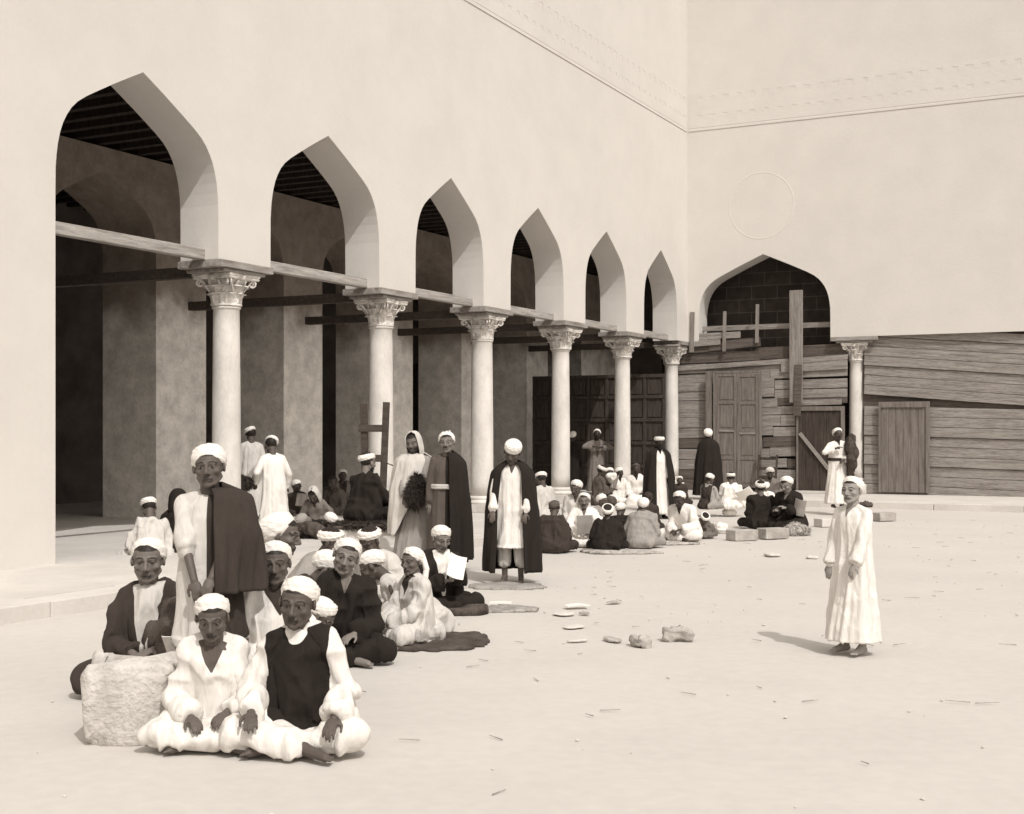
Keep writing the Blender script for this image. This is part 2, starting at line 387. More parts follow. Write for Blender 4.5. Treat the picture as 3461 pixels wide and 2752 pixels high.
def column(pos, rz, label, var, shaftr, base, zb, group, hi=3.57):
    t = thing('marble_column', label, 'column', pos, rz, group)
    t.location.z = zb
    pr = []; b0 = base; top = hi
    for i in range(13):
        q = i / 12; pr.append((shaftr * (1.03 - .10 * q + .02 * math.sin(q * math.pi)), b0 + (top - b0 - .04) * q - zb))
    pr += [(shaftr * .95, top - .035 - zb), (shaftr * 1.02, top - .03 - zb), (shaftr * 1.02, top - .005 - zb)]
    me = MB().lathe(pr, 36).mesh('shaft'); sh = obj('shaft', me, 'marble', t, True)
    c = obj('capital', CAPS[var].copy(), 'carved', t); c.location = (0, 0, top - zb); k_ = random.uniform(1.08, 1.18); c.scale = (k_, k_, 1)
    c.rotation_euler = (0, 0, 0)
    pb = b0 - .16 - zb
    obj('base', MB().lathe([(shaftr * 1.38, pb), (shaftr * 1.44, pb + .02), (shaftr * 1.44, pb + .05), (shaftr * 1.3, pb + .065), (shaftr * 1.2, pb + .085), (shaftr * 1.26, pb + .10), (shaftr * 1.3, pb + .12), (shaftr * 1.24, pb + .14), (shaftr * 1.06, pb + .16)], 32), 'marble', t, True)
    me = MB().box(-shaftr * 1.45, shaftr * 1.45, -shaftr * 1.45, shaftr * 1.45, 0, pb - .002)
    obj('plinth', me, 'marble', t, bevel=.012)
    mb = MB(); mb.box(-.60, .60, -.40, .40, 4.085 - zb, 4.187 - zb); obj('impost', mb, 'slab', t, bevel=.008)
    mb = MB(); mb.box(-.47, .47, -.35, .35, 4.032 - zb, 4.083 - zb); obj('abacus_slab', mb, 'slab', t, bevel=.012)
    return t
G = 'marble columns of the arcade'
names = ['nearest arcade column, tall white marble shaft with leafy capital, behind the standing boy',
         'second arcade column, white marble shaft with a wooden frame standing against it',
         'third arcade column, white marble shaft behind the man in the white robe and black cloak',
         'fourth arcade column, white marble shaft with light robed man seated at its foot',
         'fifth arcade column, stained white marble shaft behind the boy raising his arm',
         'sixth and most distant arcade column, chipped and stained, standing in the corner by the boards']
for i in range(6):
    sc_ = (LARR[i] + RARR[i]) / 2 if i < 5 else 19.30
    c = column(wp(sc_, TH / 2), RU, names[i], [1, 0, 2, 0, 1, 2][i], [.205, .212, .222, .205, .198, .19][i], [.47, .45, .47, .50, .50, .52][i], .146, G)
    if i == 5:
        for ch in [x for x in bpy.data.objects if x.parent == c and x.name.startswith('impost')]: ch.scale = (.45, 1, 1)
cr = column(fp(4.53, TH / 2), RN, 'white marble column of the far wall, at the right beside the plank door', 0, .2, .55, .1435, G)
# tie beams along the arcade and cross beams into the inner piers
for i in range(-1, 5):
    a = RARR[i] - .08 if i >= 0 else -3.3; b = LARR[i + 1] - .0 + (.30)
    t = thing('tie_beam', ['', 'first', 'second', 'third', 'fourth', 'fifth'][i + 1] and '%s timber tie beam, bleached, spanning between the %s and %s columns' % (['', 'long', 'second', 'third', 'fourth', 'short'][i + 1], ['', 'first', 'second', 'third', 'fourth', 'fifth'][i + 1], ['', 'second', 'third', 'fourth', 'fifth', 'sixth'][i + 1]) or 'bleached timber tie beam running out of the left edge to the nearest column', 'beam', wp(a, .24, 4.192), RU, 'timber tie beams between the columns')
    t_ = obj('timber', MB().box(0, b - a, 0, .14, 0, .155), 'beam', t, bevel=.01)
    t_.rotation_euler = (0, 0, 0)
for i in range(6):
    sc_ = (LARR[i] + RARR[i]) / 2
    t = thing('cross_beam', 'sooty timber cross beam running inward from the %s column' % ['nearest', 'second', 'third', 'fourth', 'fifth', 'sixth'][i], 'beam', wp(sc_, TH, 4.03), RU, 'cross beams from the columns to the piers')
    obj('timber', MB().box(-.08, .08, .06, 4.2 + (i % 3) * .05, 0, .16), 'darkbeam', t)
    if i < 5:
        t = thing('cross_beam', 'dark timber beam end let into the pier behind the %s column' % ['nearest', 'second', 'third', 'fourth', 'fifth'][i], 'beam', wp([4.62, 8.5, 12.2, 16.0, 19.5][i] - 3.9 + 3.75, 3.2, 3.72), RU, 'cross beams from the columns to the piers')
        bpy.data.objects.remove(t)

# ------------------------------------------------------------------ hoarding, doors and loose timber at the end of the court
ho = thing('board_hoarding', 'patchwork hoarding of weathered horizontal planks closing the far arch', 'hoarding', CORN, RN)
z = .16; k = 0
rows = [(.16, .30, 'plankd'), (.46, .27, 'plank'), (.73, .26, 'plank'), (.99, .30, 'plank'), (1.29, .28, 'plankd'), (1.57, .27, 'plank'), (1.84, .30, 'plank'), (2.14, .22, 'plank'),
        (2.36, .24, 'plank'), (2.60, .24, 'plank'), (2.84, .25, 'plank'), (3.09, .24, 'plank'), (3.33, .26, 'plank')]
for z, hh, mt in rows:
    cuts = [-.35, random.uniform(.5, .9), random.uniform(2.1, 2.8), 4.34]
    for a, b in zip(cuts[:-1], cuts[1:]):
        if z < 2.2 and a > 1.9: b = 2.98
        if z < 2.2 and b > 2.98: b = 2.98
        if b - a < .1: continue
        dz = random.uniform(-.015, .015); tl = .012 + random.uniform(-.012, .02)
        o = obj('plank', MB().box(0, b - a - .01, 0, .035, 0, hh - random.uniform(.004, .02)), mt if random.random() > .12 else 'plankd', ho, bevel=.006)
        o.location = (a, .10 + random.uniform(0, .03), z + dz + tl * a); o.rotation_euler = (random.uniform(-.02, .02), -tl, 0)
for (a, b, z, hh, y, rot, mt) in [(-.3, 4.36, 3.40, .13, .05, -.045, 'plank'), (-.25, 2.0, 3.60, .26, .11, -.02, 'plankd'), (1.9, 4.3, 3.66, .32, .13, -.02, 'plankd'), (-.2, 1.35, 3.86, .22, .07, -.06, 'plankd'), (.62, 2.05, 3.92, .24, .04, -.07, 'plankd'),
                                (.10, 1.5, 4.24, .17, .02, -.01, 'plank'), (.1, .95, 4.05, .16, .0, -.05, 'plank'), (3.05, 4.2, 2.42, .15, .03, -.02, 'plank'), (.3, 3.9, 4.48, .14, .30, .0, 'plank'), (2.6, 4.35, 3.30, .28, .06, -.035, 'plank')]:
    o = obj('plank', MB().box(0, b - a, 0, .035, 0, hh), mt, ho, bevel=.006); o.location = (a, y, z); o.rotation_euler = (0, rot, 0)
for (x, z0, z1, ww) in [(.06, 3.9, 5.0, .13), (.98, 3.9, 4.98, .09), (1.88, 4.1, 5.13, .09)]:
    o = obj('upright', MB().box(-ww / 2, ww / 2, 0, .04, z0, z1), 'plankv', ho, bevel=.006); o.location = (x, -.03, 0); o.rotation_euler = (0, .02, 0)
t = thing('long_board', 'long heavy board standing upright in front of the hoarding under the far arch', 'board', fp(3.03, -.06, 2.50), RN)
obj('board', MB().box(-.175, .175, 0, .05, 0, 2.95), 'plankv', t, bevel=.008)
o = obj('split_foot', MB().box(-.06, .14, -.03, .0, -.35, 1.0), 'plankd', t, bevel=.01); o.rotation_euler = (0, .03, 0)
# right bay of the hoarding
hr = thing('board_hoarding', 'slanting planks closing the bay to the right of the far column', 'hoarding', CORN, RN)
for k in range(16):
    z = .16 + k * .25
    o = obj('plank', MB().box(0, 7 if k % 2 else 5.2, 0, .035, 0, .24), 'plank', hr, bevel=.006); o.location = (4.75, .12 + .02 * (k % 3), z + .3 * (z > 2.4)); o.rotation_euler = (0, .03 if z < 2.3 else .085, 0)
obj('backing', MB().box(4.7, 16, .22, .3, .15, 4.18), 'plankd', hr)
def panel_leaf(parent, x0, w_, z0, h_, rows_, mt, pm, y=0):
    """one door leaf with raised stiles and sunk panels"""
    lf = obj('door_leaf', MB().box(x0, x0 + w_, y + .018, y + .03, z0, z0 + h_), pm, parent)
    mb = MB(); st = .075
    mb.box(x0, x0 + st, y, y + .0175, z0, z0 + h_); mb.box(x0 + w_ - st, x0 + w_, y, y + .0175, z0, z0 + h_)
    ph = (h_ - st) / rows_
    for i in range(rows_ + 1): mb.box(x0 + st + .001, x0 + w_ - st - .001, y + .001, y + .0175, z0 + i * ph, z0 + i * ph + st)
    f = obj('stile_frame', mb, mt, lf, bevel=.004)
    for i in range(rows_):
        obj('raised_panel', MB().box(x0 + st + .05, x0 + w_ - st - .05, y + .006, y + .0175, z0 + st + i * ph + .05, z0 + (i + 1) * ph - .05), mt, lf, bevel=.006)
    return lf
dr = thing('panelled_door', 'pair of old panelled door leaves leaning against the hoarding', 'door', fp(.86, -.12, .25), RN)
dr.rotation_euler = (0, 0, RN); rt = math.radians(1.5)
panel_leaf(dr, 0, .58, 0, 3.05, 4, 'joinery', 'joinery'); panel_leaf(dr, .595, .58, 0, 3.02, 4, 'joinery', 'joinery')
obj('frame', MB().box(-.07, -.005, -.01, .05, 0, 3.12).box(1.18, 1.26, -.01, .05, 0, 3.08).box(-.004, 1.179, -.01, .05, 3.055, 3.12), 'joinery', dr, bevel=.005)
obj('frame_post', MB().box(-.30, -.12, .02, .09, 0, 3.12), 'joinery', dr, bevel=.01)
obj('repair_strip', MB().box(.10, .50, -.012, -.003, 1.49, 1.54).box(.65, 1.10, -.012, -.003, 1.42, 1.47), 'plank', dr)
d2 = thing('plank_door', 'dark plank door with a diagonal brace, shut in the hoarding beside the far column', 'door', fp(3.02, -.02, .2), RN)
mb = MB()
for k in range(6): mb.box(.06 + k * .185, .06 + k * .185 + .18, .04, .07, 0, 2.08)
obj('door_leaf', mb, 'joinerd', d2, bevel=.004)
obj('frame', MB().box(0, .055, 0, .09, 0, 2.2).box(1.17, 1.26, 0, .09, 0, 2.2).box(.056, 1.169, 0, .09, 2.085, 2.2), 'joinery', d2, bevel=.006)
a = math.atan2(-1.06, .86); o = obj('brace', MB().box(0, 1.38, -.02, .035, -.045, .045), 'plank', d2, bevel=.004); o.location = (.10, 0, 1.50); o.rotation_euler = (0, -a, 0)
obj('threshold', MB().box(-.1, 1.36, -.35, .0, -.05, -.002), 'paving', d2)
d3 = thing('plank_door', 'pale plank door in the right bay, cut by the edge of the picture', 'door', fp(5.15, -.02, .2), RN)
mb = MB()
for k in range(6): mb.box(.06 + k * .185, .06 + k * .185 + .18, .04, .07, 0, 2.15)
obj('door_leaf', mb, 'joinery', d3, bevel=.004)
obj('frame', MB().box(0, .055, 0, .09, 0, 2.3).box(1.17, 1.26, 0, .09, 0, 2.3).box(.056, 1.169, 0, .09, 2.155, 2.3), 'joinery', d3, bevel=.006)
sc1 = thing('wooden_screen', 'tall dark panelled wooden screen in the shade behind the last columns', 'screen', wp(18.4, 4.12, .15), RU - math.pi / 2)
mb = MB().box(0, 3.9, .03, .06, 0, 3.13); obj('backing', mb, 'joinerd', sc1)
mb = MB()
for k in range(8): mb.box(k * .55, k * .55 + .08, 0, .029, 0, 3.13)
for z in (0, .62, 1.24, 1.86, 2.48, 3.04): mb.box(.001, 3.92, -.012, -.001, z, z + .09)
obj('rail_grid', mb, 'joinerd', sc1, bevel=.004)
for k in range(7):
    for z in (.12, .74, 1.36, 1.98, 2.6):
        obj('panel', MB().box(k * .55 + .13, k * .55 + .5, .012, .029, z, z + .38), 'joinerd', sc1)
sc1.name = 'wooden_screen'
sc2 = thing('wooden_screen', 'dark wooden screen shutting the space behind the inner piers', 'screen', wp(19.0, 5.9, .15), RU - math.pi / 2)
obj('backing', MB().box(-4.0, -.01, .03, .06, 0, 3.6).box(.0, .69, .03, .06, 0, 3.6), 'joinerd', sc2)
# ------------------------------------------------------------------ people
TONE = {'white': .74, 'cream': .56, 'grey': .30, 'mid': .17, 'brown': .085, 'dark': .036, 'black': .015, 'felt': .022}
def tone(v, j=.0):
    v = TONE.get(v, v); return sep(v * (1 + random.uniform(-j, j)))
def remesh(mb, vox, smooth=4, sf=.5):
    me = mb.mesh('tmp'); o = bpy.data.objects.new('tmp', me); COL.objects.link(o)
    m = o.modifiers.new('r', 'REMESH'); m.mode = 'VOXEL'; m.voxel_size = vox; m.adaptivity = 0
    if smooth:
        q = o.modifiers.new('s', 'SMOOTH'); q.factor = sf; q.iterations = smooth
    dg = bpy.context.evaluated_depsgraph_get(); dg.update()
    r = bpy.data.meshes.new_from_object(o.evaluated_get(dg)); bpy.data.objects.remove(o); bpy.data.meshes.remove(me)
    return r
def arr(me, what='co'):
    n = len(me.vertices); a = np.empty(n * 3); me.vertices.foreach_get(what, a); return a.reshape(-1, 3)
def paint(me, cols):
    at = me.color_attributes.new('Col', 'FLOAT_COLOR', 'POINT'); at.data.foreach_set('color', cols.astype(np.float32).ravel())
def rx(a): return Matrix.Rotation(a, 3, 'X')
def ry(a): return Matrix.Rotation(a, 3, 'Y')
def rz(a): return Matrix.Rotation(a, 3, 'Z')
D = math.radians
def ik(S, W, a, b, hint):
    d = W - S; L_ = max(1e-3, min(d.length, (a + b) * .998)); dn = d.normalized(); W = S + dn * L_
    x = (a * a - b * b + L_ * L_) / (2 * L_); hgt = math.sqrt(max(0, a * a - x * x))
    h_ = hint - dn * hint.dot(dn); h_ = h_.normalized() if h_.length > 1e-4 else dn.orthogonal().normalized()
    return S + dn * x + h_ * hgt, W
def hand(mb, W, f, nrm, side, curl=.6, r=1):
    """palm + five fingers; f = direction of the hand, nrm = direction the palm faces, side = +1 right hand"""
    f = f.normalized(); nrm = (nrm - f * nrm.dot(f)); nrm = nrm.normalized() if nrm.length > 1e-4 else f.orthogonal().normalized()
    x = f.cross(nrm) * side
    Rm = Matrix((x, f, nrm)).transposed()
    mb.ell(W + f * .045, (.036 * r, .050, .016 * r), Rm, 12, 8)
    for i, (ox, ln) in enumerate(((-.027, .064), (-.009, .074), (.009, .070), (.027, .056))):
        p = W + f * (.080 - .004 * abs(i - 1.5)) + x * ox; d = f + x * ox * 2.5; c = curl + .08 * i
        for j, q in enumerate((.42, .33, .25)):
            ang = c * (.5 + .9 * j) ; dd = (d * math.cos(ang) + nrm * math.sin(ang)).normalized()
            p2 = p + dd * ln * q; mb.cap(p, p2, (.0088 - .001 * j) * r, (.0080 - .001 * j) * r, 8); p = p2
    p = W + f * .022 - x * .03; dd = (f * .75 - x * .65 + nrm * .35).normalized(); p2 = p + dd * .035
    mb.cap(p, p2, .0115 * r, .0098 * r, 8); p3 = p2 + (f * .9 - x * .1 + nrm * (.3 + curl * .5)).normalized() * .03; mb.cap(p2, p3, .0096 * r, .008 * r, 8)
HS = (1.12, 1.05, 1.02)
def head(mb0, C, R):
    def q(p): return C + R @ Vector((p[0] * HS[0], p[1] * HS[1], p[2] * HS[2]))
    class W_:
        def ell(s, c, r, *k): mb0.ell(c, (r[0] * HS[0], r[1] * HS[1], r[2] * HS[2]), *k)
        def cap(s, *k): mb0.cap(*k)
    mb = W_()
    mb.ell(q((0, -.016, .035)), (.077, .097, .086), R, 20, 14)
    mb.ell(q((0, .012, -.020)), (.067, .078, .075), R, 20, 12)
    mb.ell(q((0, .030, -.060)), (.052, .055, .048), R, 16, 10)
    mb.ell(q((0, .068, -.099)), (.026, .022, .020), R)
    for s in (-1, 1):
        mb.ell(q((s * .042, .058, -.022)), (.023, .024, .021), R)
        mb.cap(q((s * .012, .087, .026)), q((s * .050, .068, .026)), .011, .009, 8)
        mb.ell(q((s * .031, .072, .004)), (.0155, .0145, .0125), R)
        mb.ell(q((s * .0115, .098, -.036)), (.0095, .011, .008), R)
        mb.ell(q((s * .079, -.008, -.004)), (.009, .021, .031), R @ rz(s * -.35))
        mb.cap(q((s * .055, .0, -.055)), q((s * .030, .052, -.092)), .019, .017, 8)
    mb.cap(q((0, .084, .022)), q((0, .110, -.027)), .0085, .0135, 10)
    mb.cap(q((-.017, .086, -.0625)), q((.017, .086, -.0625)), .0082, .0082, 8)
    mb.cap(q((-.014, .0845, -.0755)), q((.014, .0845, -.0755)), .0095, .0095, 8)
def headcolors(co, C, R, base, beard, moust, hair=True):
    L_ = (co - np.array(C)) @ np.array(R) / np.array(HS)            # into head axes
    x, y, z = L_[:, 0], L_[:, 1], L_[:, 2]; ax = np.abs(x); n = len(co)
    c = np.tile(np.array(base[:3]), (n, 1)); inh = (np.linalg.norm(L_ - np.array((0, 0, -.01)), axis=1) < .17) & (z > -.13)
    def setc(m, col): c[m & inh] = np.array(col[:3])
    dk = sep(.012)
    c[inh & (y > .06) & (z < -.055) & (z > -.084) & (ax < .026)] *= .62                       # lips
    c[inh & (y > .05) & (np.abs(z + .0690) < .0032) & (ax < .024)] *= .35                     # line between them
    e = ((ax - .031) / .0140) ** 2 + ((z - .003) / .0052) ** 2
    setc((e < 1) & (y > .06), sep(.12)); e2 = ((ax - .030) / .0062) ** 2 + ((z - .004) / .0075) ** 2; setc((e2 < 1) & (y > .06), dk)
    setc((e < 1.6) & (z > .0065) & (y > .06), dk)
    setc((ax > .012) & (ax < .054) & (np.abs(z - .0335 + (ax - .03) ** 2 * 14) < .0036) & (y > .05), dk)     # brows
    setc((ax < .016) & (y > .09) & (np.abs(z + .043) < .004) & (ax > .004), dk)                # nostrils
    if hair: setc((z > -.035) & (y < .012 + .3 * np.maximum(z - .05, 0)) & (ax < .079) & (z + .9 * (-y) > .0) , sep(.018)); setc((z > .068) & (y < .075), sep(.018))
    if beard: setc((y > .0) & (z < -.048 - .25 * np.maximum(.045 - ax, 0)) & ~((z > -.086) & (ax < .024)) & (z > -.135), sep(.022))
    if beard or moust: setc((y > .07) & (z < -.046) & (z > -.0565) & (ax < .030), sep(.020))
    return c
def turban(C, R, parent, wrap, capc, tilt=(0, 0), big=1.0, style='wound', tail=0):
    """band wound around the skull with the cap or the wrapped crown above it"""
    dome = style != 'wound' or capc == wrap
    if dome and tilt == (0, 0): tilt = (random.uniform(22, 31), random.uniform(-6, 6))
    Rt = R @ rx(D(tilt[0])) @ ry(D(tilt[1])); seg = 96; rows = 44; vs = []; sd = random.uniform(0, 90)
    back_ = max(0, tilt[0]) / 30 if dome else 0; nb = random.choice((3, 4, 5)); sl = random.choice((-1, 1)) * random.choice((1, 2))
    c0 = Vector((0, -.018 - .004 * back_, .072 - .012 * back_)); rings = []
    a0 = .080 + .006 * (big - 1) * 5; b0 = .095 + .006 * (big - 1) * 5; hh = (.045 if dome else .034) * big; tk = (.019 if dome else .022) * big
    for i in range(rows):
        p = 2 * math.pi * i / rows; ring = []
        for k in range(seg):
            a = 2 * math.pi * k / seg
            lob = 1 + .05 * math.sin(a * 2 + sd) + .04 * math.sin(a * 3 + sd * 2)
            q_ = (p * nb * 2 / (2 * math.pi) + sl * a / (2 * math.pi) + .25 * math.sin(a * 2 + sd) + sd) % 1.0; rid = (.0055 if dome else .0085) * (q_ if q_ < .82 else (1 - q_) * 4.5) * (math.cos(p) > -.6) + .0015 * math.sin(a * 13 + p * 5 + sd)
            rr = (tk * lob + rid); ox = math.cos(p) * rr; oz = math.sin(p) * (hh * lob + rid)
            back = .010 * math.sin(a)                       # the front edge rides higher than the back
            ring.append(C + Rt @ (c0 + Vector(((a0 + ox) * math.cos(a), (b0 + ox) * math.sin(a), oz + back))))
        rings.append(ring)
    mb = MB(); vv = [p for r in rings for p in r]
    mb.add(vv, [(i * seg + k, i * seg + (k + 1) % seg, ((i + 1) % rows) * seg + (k + 1) % seg, ((i + 1) % rows) * seg + k) for i in range(rows) for k in range(seg)])
    if style == 'crest':
        for k in range(11):
            a = random.uniform(-1.2, 1.2); b = C + Rt @ Vector((.05 * math.sin(a), -.01 + .03 * random.random(), .135)); mb.cap(b, b + Rt @ Vector((random.uniform(-.02, .02), random.uniform(-.02, .02), random.uniform(.02, .035))), .010, .002, 5)
    if tail:
        p = C + Rt @ Vector((tail * .085, -.05, .06)); q_ = [p, p + Vector((tail * .03, -.02, -.10)), p + Vector((tail * .035, .0, -.22)), p + Vector((tail * .02, .03, -.30))]
        for a, b in zip(q_[:-1], q_[1:]): mb.cap(a, b, .028, .03, 8)
    tu = obj('turban', mb, 'turban', parent, True); n = len(tu.data.vertices); co = arr(tu.data)
    col = np.tile(np.array(tone(wrap)), (n, 1)); paint(tu.data, col)
    bb = 1 + (big - 1) * .7
    mb = MB(); mb.ell(C + Rt @ Vector((0, -.018 - .004 * back_, .072 - .012 * back_)), ((.097 if dome else .083) * bb, (.113 if dome else .096) * bb, (.080 if dome else .072) * big), Rt, 64, 40)
    cp = obj('cap', mb, 'turban', tu, True)
    if dome:
        co = arr(cp.data); Lq = (co - np.array(C)) @ np.array(Rt); aa = np.arctan2(Lq[:, 1] + .02, Lq[:, 0]); rr_ = np.hypot(Lq[:, 0], Lq[:, 1] + .02)
        q_ = (aa / (2 * math.pi) * sl * 2 + rr_ * 38 + vnoise(Lq * 14, 2) * .8) % 1.0; no = arr(cp.data, 'normal'); co = co + no * (.004 * q_ * np.clip(rr_ / .03, 0, 1))[:, None]
        cp.data.vertices.foreach_set('co', co.ravel()); cp.data.update()
    paint(cp.data, np.tile(np.array(tone(capc)), (len(cp.data.vertices), 1)))
    if not dome:
        mb = MB(); mb.cap(C + Rt @ Vector((0, -.016, .135)), C + Rt @ Vector((.004, -.016, .150)), .006, .009, 8); o_ = obj('tassel_button', mb, 'turban', cp, True); paint(o_.data, np.tile(np.array(sep(.02)), (len(o_.data.vertices), 1)))
    return tu
def drape(me, amp, kind, seed, ctr=(0, 0)):
    """push cloth into folds: vertical flutes on a skirt, crumpled creases on a seated lap"""
    co = arr(me); no = arr(me, 'normal'); z = co[:, 2]; top = z.max()
    th = np.arctan2(co[:, 1] - ctr[1], co[:, 0] - ctr[0])
    w1 = vnoise(co * np.array((3.1, 3.1, 1.2)) + seed, seed); w2 = vnoise(co * np.array((7, 7, 3.0)) + seed * 2, seed + 3); w3 = vnoise(co * np.array((15, 15, 6.5)) + seed, seed + 9)
    rid = 1 - np.abs(w2 * 2 - 1) * 1.6; rid3 = 1 - np.abs(w3 * 2 - 1) * 1.6
    if kind == 'stand':
        fall = np.clip((top - z) / top, 0, 1); flute = np.sin(th * 9 + w1 * 9) * .5 + np.sin(th * 17 + w1 * 14 + seed) * .3
        d = amp * (flute * (.20 + 1.25 * fall) + (1 - np.abs(w2 * 2 - 1) * 2.2) * .6 + rid3 * .4)
    else:
        wv = co + (np.stack([vnoise(co * 5 + seed, seed + 1), vnoise(co * 5 + 9 + seed, seed + 2), w1], 1) - .5) * .10
        c1 = vnoise(wv * np.array((9, 9, 3.0)), seed + 4); c2_ = vnoise(wv * np.array((4.5, 9, 9)), seed + 6); c3 = vnoise(wv * np.array((17, 17, 6)), seed + 8)
        sharp = lambda q: 1 - np.abs(q * 2 - 1) * 2.2
        d = amp * (sharp(c1) * 1.15 + sharp(c2_) * .55 + sharp(c3) * .25 + (w1 - .5) * 1.0)
    d = np.where(d < 0, d * (.45 if kind == 'stand' else .6), np.minimum(d, .034)) * np.where(no[:, 2] < -.7, 0, 1)
    co = co + no * d[:, None]; co[:, 2] = np.maximum(co[:, 2], .004); me.vertices.foreach_set('co', co.ravel()); me.update()
REP = []
def person(label, hx, hy, gy, az, pose='sit', z0=0.0, robe='white', inner=None, cap='white', wrap='white', style='dome', lean=0, side=0,
           pitch=0, yaw=0, roll=0, skin=.10, beard=0, moust=0, hands=None, elb=None, tilt=(0, 0), cloak=None, sash=None, vest=None, hood=None, vox=None, build=1.0,
           head_only=False, tail=0, hem=None, turb=True, trousers=None, palm=(0, -.2, -1), curl=.42, big=1.0, cshoulder=None, seat=0.0, amp=1.0, cl=(.80, 1.16), vneck=None, legs=True, short=False):
    Yg = F * (H - z0) / (gy - HY); ppm = F / Yg
    vox_b = vox or max(.0058, min(.013, 1.9 / ppm)); vox_c = max(.0085, min(.018, 4.0 / ppm))
    lean = lean or (6 if pose != 'stand' else 0); skin = skin * 1.08
    P = {'sit': Vector((0, 0, .12)), 'kneel': Vector((0, 0, .27)), 'stand': Vector((0, 0, .90)), 'bench': Vector((0, 0, .13))}[pose]
    RL = rx(-D(lean)) @ ry(D(side)); up = lambda a, b, c: P + RL @ Vector((a, b, c))
    N = up(0, .005, .48); RH = rz(D(yaw)) @ (RL if lean < 20 else rx(-D(lean * .6)) @ ry(D(side))) @ rx(-D(pitch)) @ ry(D(roll))
    CH = N + (RL.lerp(RH, .5) if False else rx(-D(lean * .8 + pitch * .35))) @ Vector((0, .022, .152))
    topv = CH + RH @ Vector((0, -.016, (.072 + .072 * big) if turb else (.150 if hood else .125))); topz = max(topv.z, CH.z + .12)
    # solve scale and root so that the head lands where the photo has it
    sc_ = 1.0; Rz = rz(math.pi + D(az)); root = Vector(((hx - CX) / F * Yg, Yg, z0))
    for _ in range(6):
        off = Rz @ Vector((CH.x, CH.y, 0)) * sc_; dep = Yg + off.y
        sc_ = (H + (HY - hy) / F * dep - z0 - seat) / topz; raw = sc_; sc_ = max(cl[0], min(cl[1], sc_))
        root = Vector(((hx - CX) / F * dep - off.x, Yg, z0 + seat))
    REP.append((label[:46], round(raw, 2), round(Yg, 1), round(ppm)))
    t = thing('person', label, 'person', root, math.pi + D(az), 'people gathered in the courtyard'); t.scale = (sc_,) * 3
    S = {s: up(s * .170 * build, 0, .428) for s in (-1, 1)}
    hands = hands or {'sit': ((-.10, .30, .22), (.10, .30, .20)), 'bench': ((-.10, .30, .22), (.10, .30, .20)), 'kneel': ((-.10, .24, .36), (.10, .24, .36)), 'stand': ((-.235, .06, .74), (.235, .06, .74))}[pose]
    W = {-1: Vector(hands[0]), 1: Vector(hands[1])}; E = {}
    for s in (-1, 1):
        hint = Vector((s * .5, -.35, -.85)) if elb is None else Vector((elb[s > 0][0], elb[s > 0][1], elb[s > 0][2]))
        E[s], W[s] = ik(S[s], W[s], .275, .245, hint)
    # --- body
    mb = MB(); head(mb, CH, RH); mb.cap(CH + RH @ Vector((0, -.022, -.05)), N + RL @ Vector((0, -.01, -.01)), .053, .060, 14)
    mb.loft([[up(rx_ * math.cos(2 * math.pi * k / 20), cy + ry_ * math.sin(2 * math.pi * k / 20), zz) for k in range(20)] for zz, rx_, ry_, cy in
             ((-.03, .10, .07, 0), (.06, .11, .075, 0), (.2, .10, .07, 0), (.34, .13, .075, 0), (.42, .12, .06, 0), (.46, .075, .05, 0), (.49, .05, .048, 0))])
    for s in (-1, 1):
        mb.cap(S[s] * .95 + P * .05, E[s], .034, .030, 10); mb.cap(E[s], W[s], .030, .0235, 10)
        f = (W[s] - E[s]); hand(mb, W[s], f, Vector(palm) if not isinstance(palm, dict) else Vector(palm[s]), s, curl, 1.0 if ppm > 250 else 1.25)
        if pose == 'stand':
            mb.cap((s * .085, 0, .86), (s * .095, .02, .47), .075, .05, 12); mb.cap((s * .095, .02, .47), (s * .095, -.01, .09), .048, .034, 12)
            mb.cap((s * .095, -.035, .035), (s * .115, .13, .026), .034, .030, 10); mb.cap((s * .095, -.02, .075), (s * .107, .07, .04), .036, .03, 8)
            for k in range(5): mb.cap((s * (.088 + .014 * k), .14, .02), (s * (.092 + .015 * k), .185 - .009 * abs(k - 1), .013), .0105, .0085, 6)
    if pose in ('sit', 'bench'):
        for s in (-1, 1):
            mb.cap((s * .09, 0, .12), (s * .29, .27, .115), .07, .05, 10); mb.cap((s * .29, .27, .115), (-s * .08, .31 + .03 * s, .055), .048, .034, 10)
            mb.cap((-s * .08, .31 + .03 * s, .05), (-s * .20, .38 + .03 * s, .03), .034, .026, 8)
            for k in range(5): mb.cap((-s * .20, .355 + .03 * s + .012 * k, .03), (-s * .235, .35 + .03 * s + .016 * k, .022), .0105, .0085, 6)
    if pose == 'kneel':
        for s in (-1, 1): mb.cap((s * .09, 0, .25), (s * .12, .36, .08), .07, .05, 10); mb.cap((s * .12, .36, .08), (s * .08, -.02, .06), .046, .034, 10)
    me = remesh(mb, vox_b, 2 if ppm > 250 else 1, .45); co = arr(me); body = obj('body', me, 'skin', t, True)
    n = len(co); c = headcolors(co, CH, RH, sep(skin), beard, moust); paint(me, np.hstack([c, np.ones((n, 1))]))
    # --- robe
    rc = tone(robe, .06); mb = MB(); sl_end = .12 if short else .90
    tors = lambda rows: mb.loft([[up(rx_ * build * math.cos(2 * math.pi * k / 28), cy + ry_ * math.sin(2 * math.pi * k / 28), zz) for k in range(28)] for zz, rx_, ry_, cy in rows])
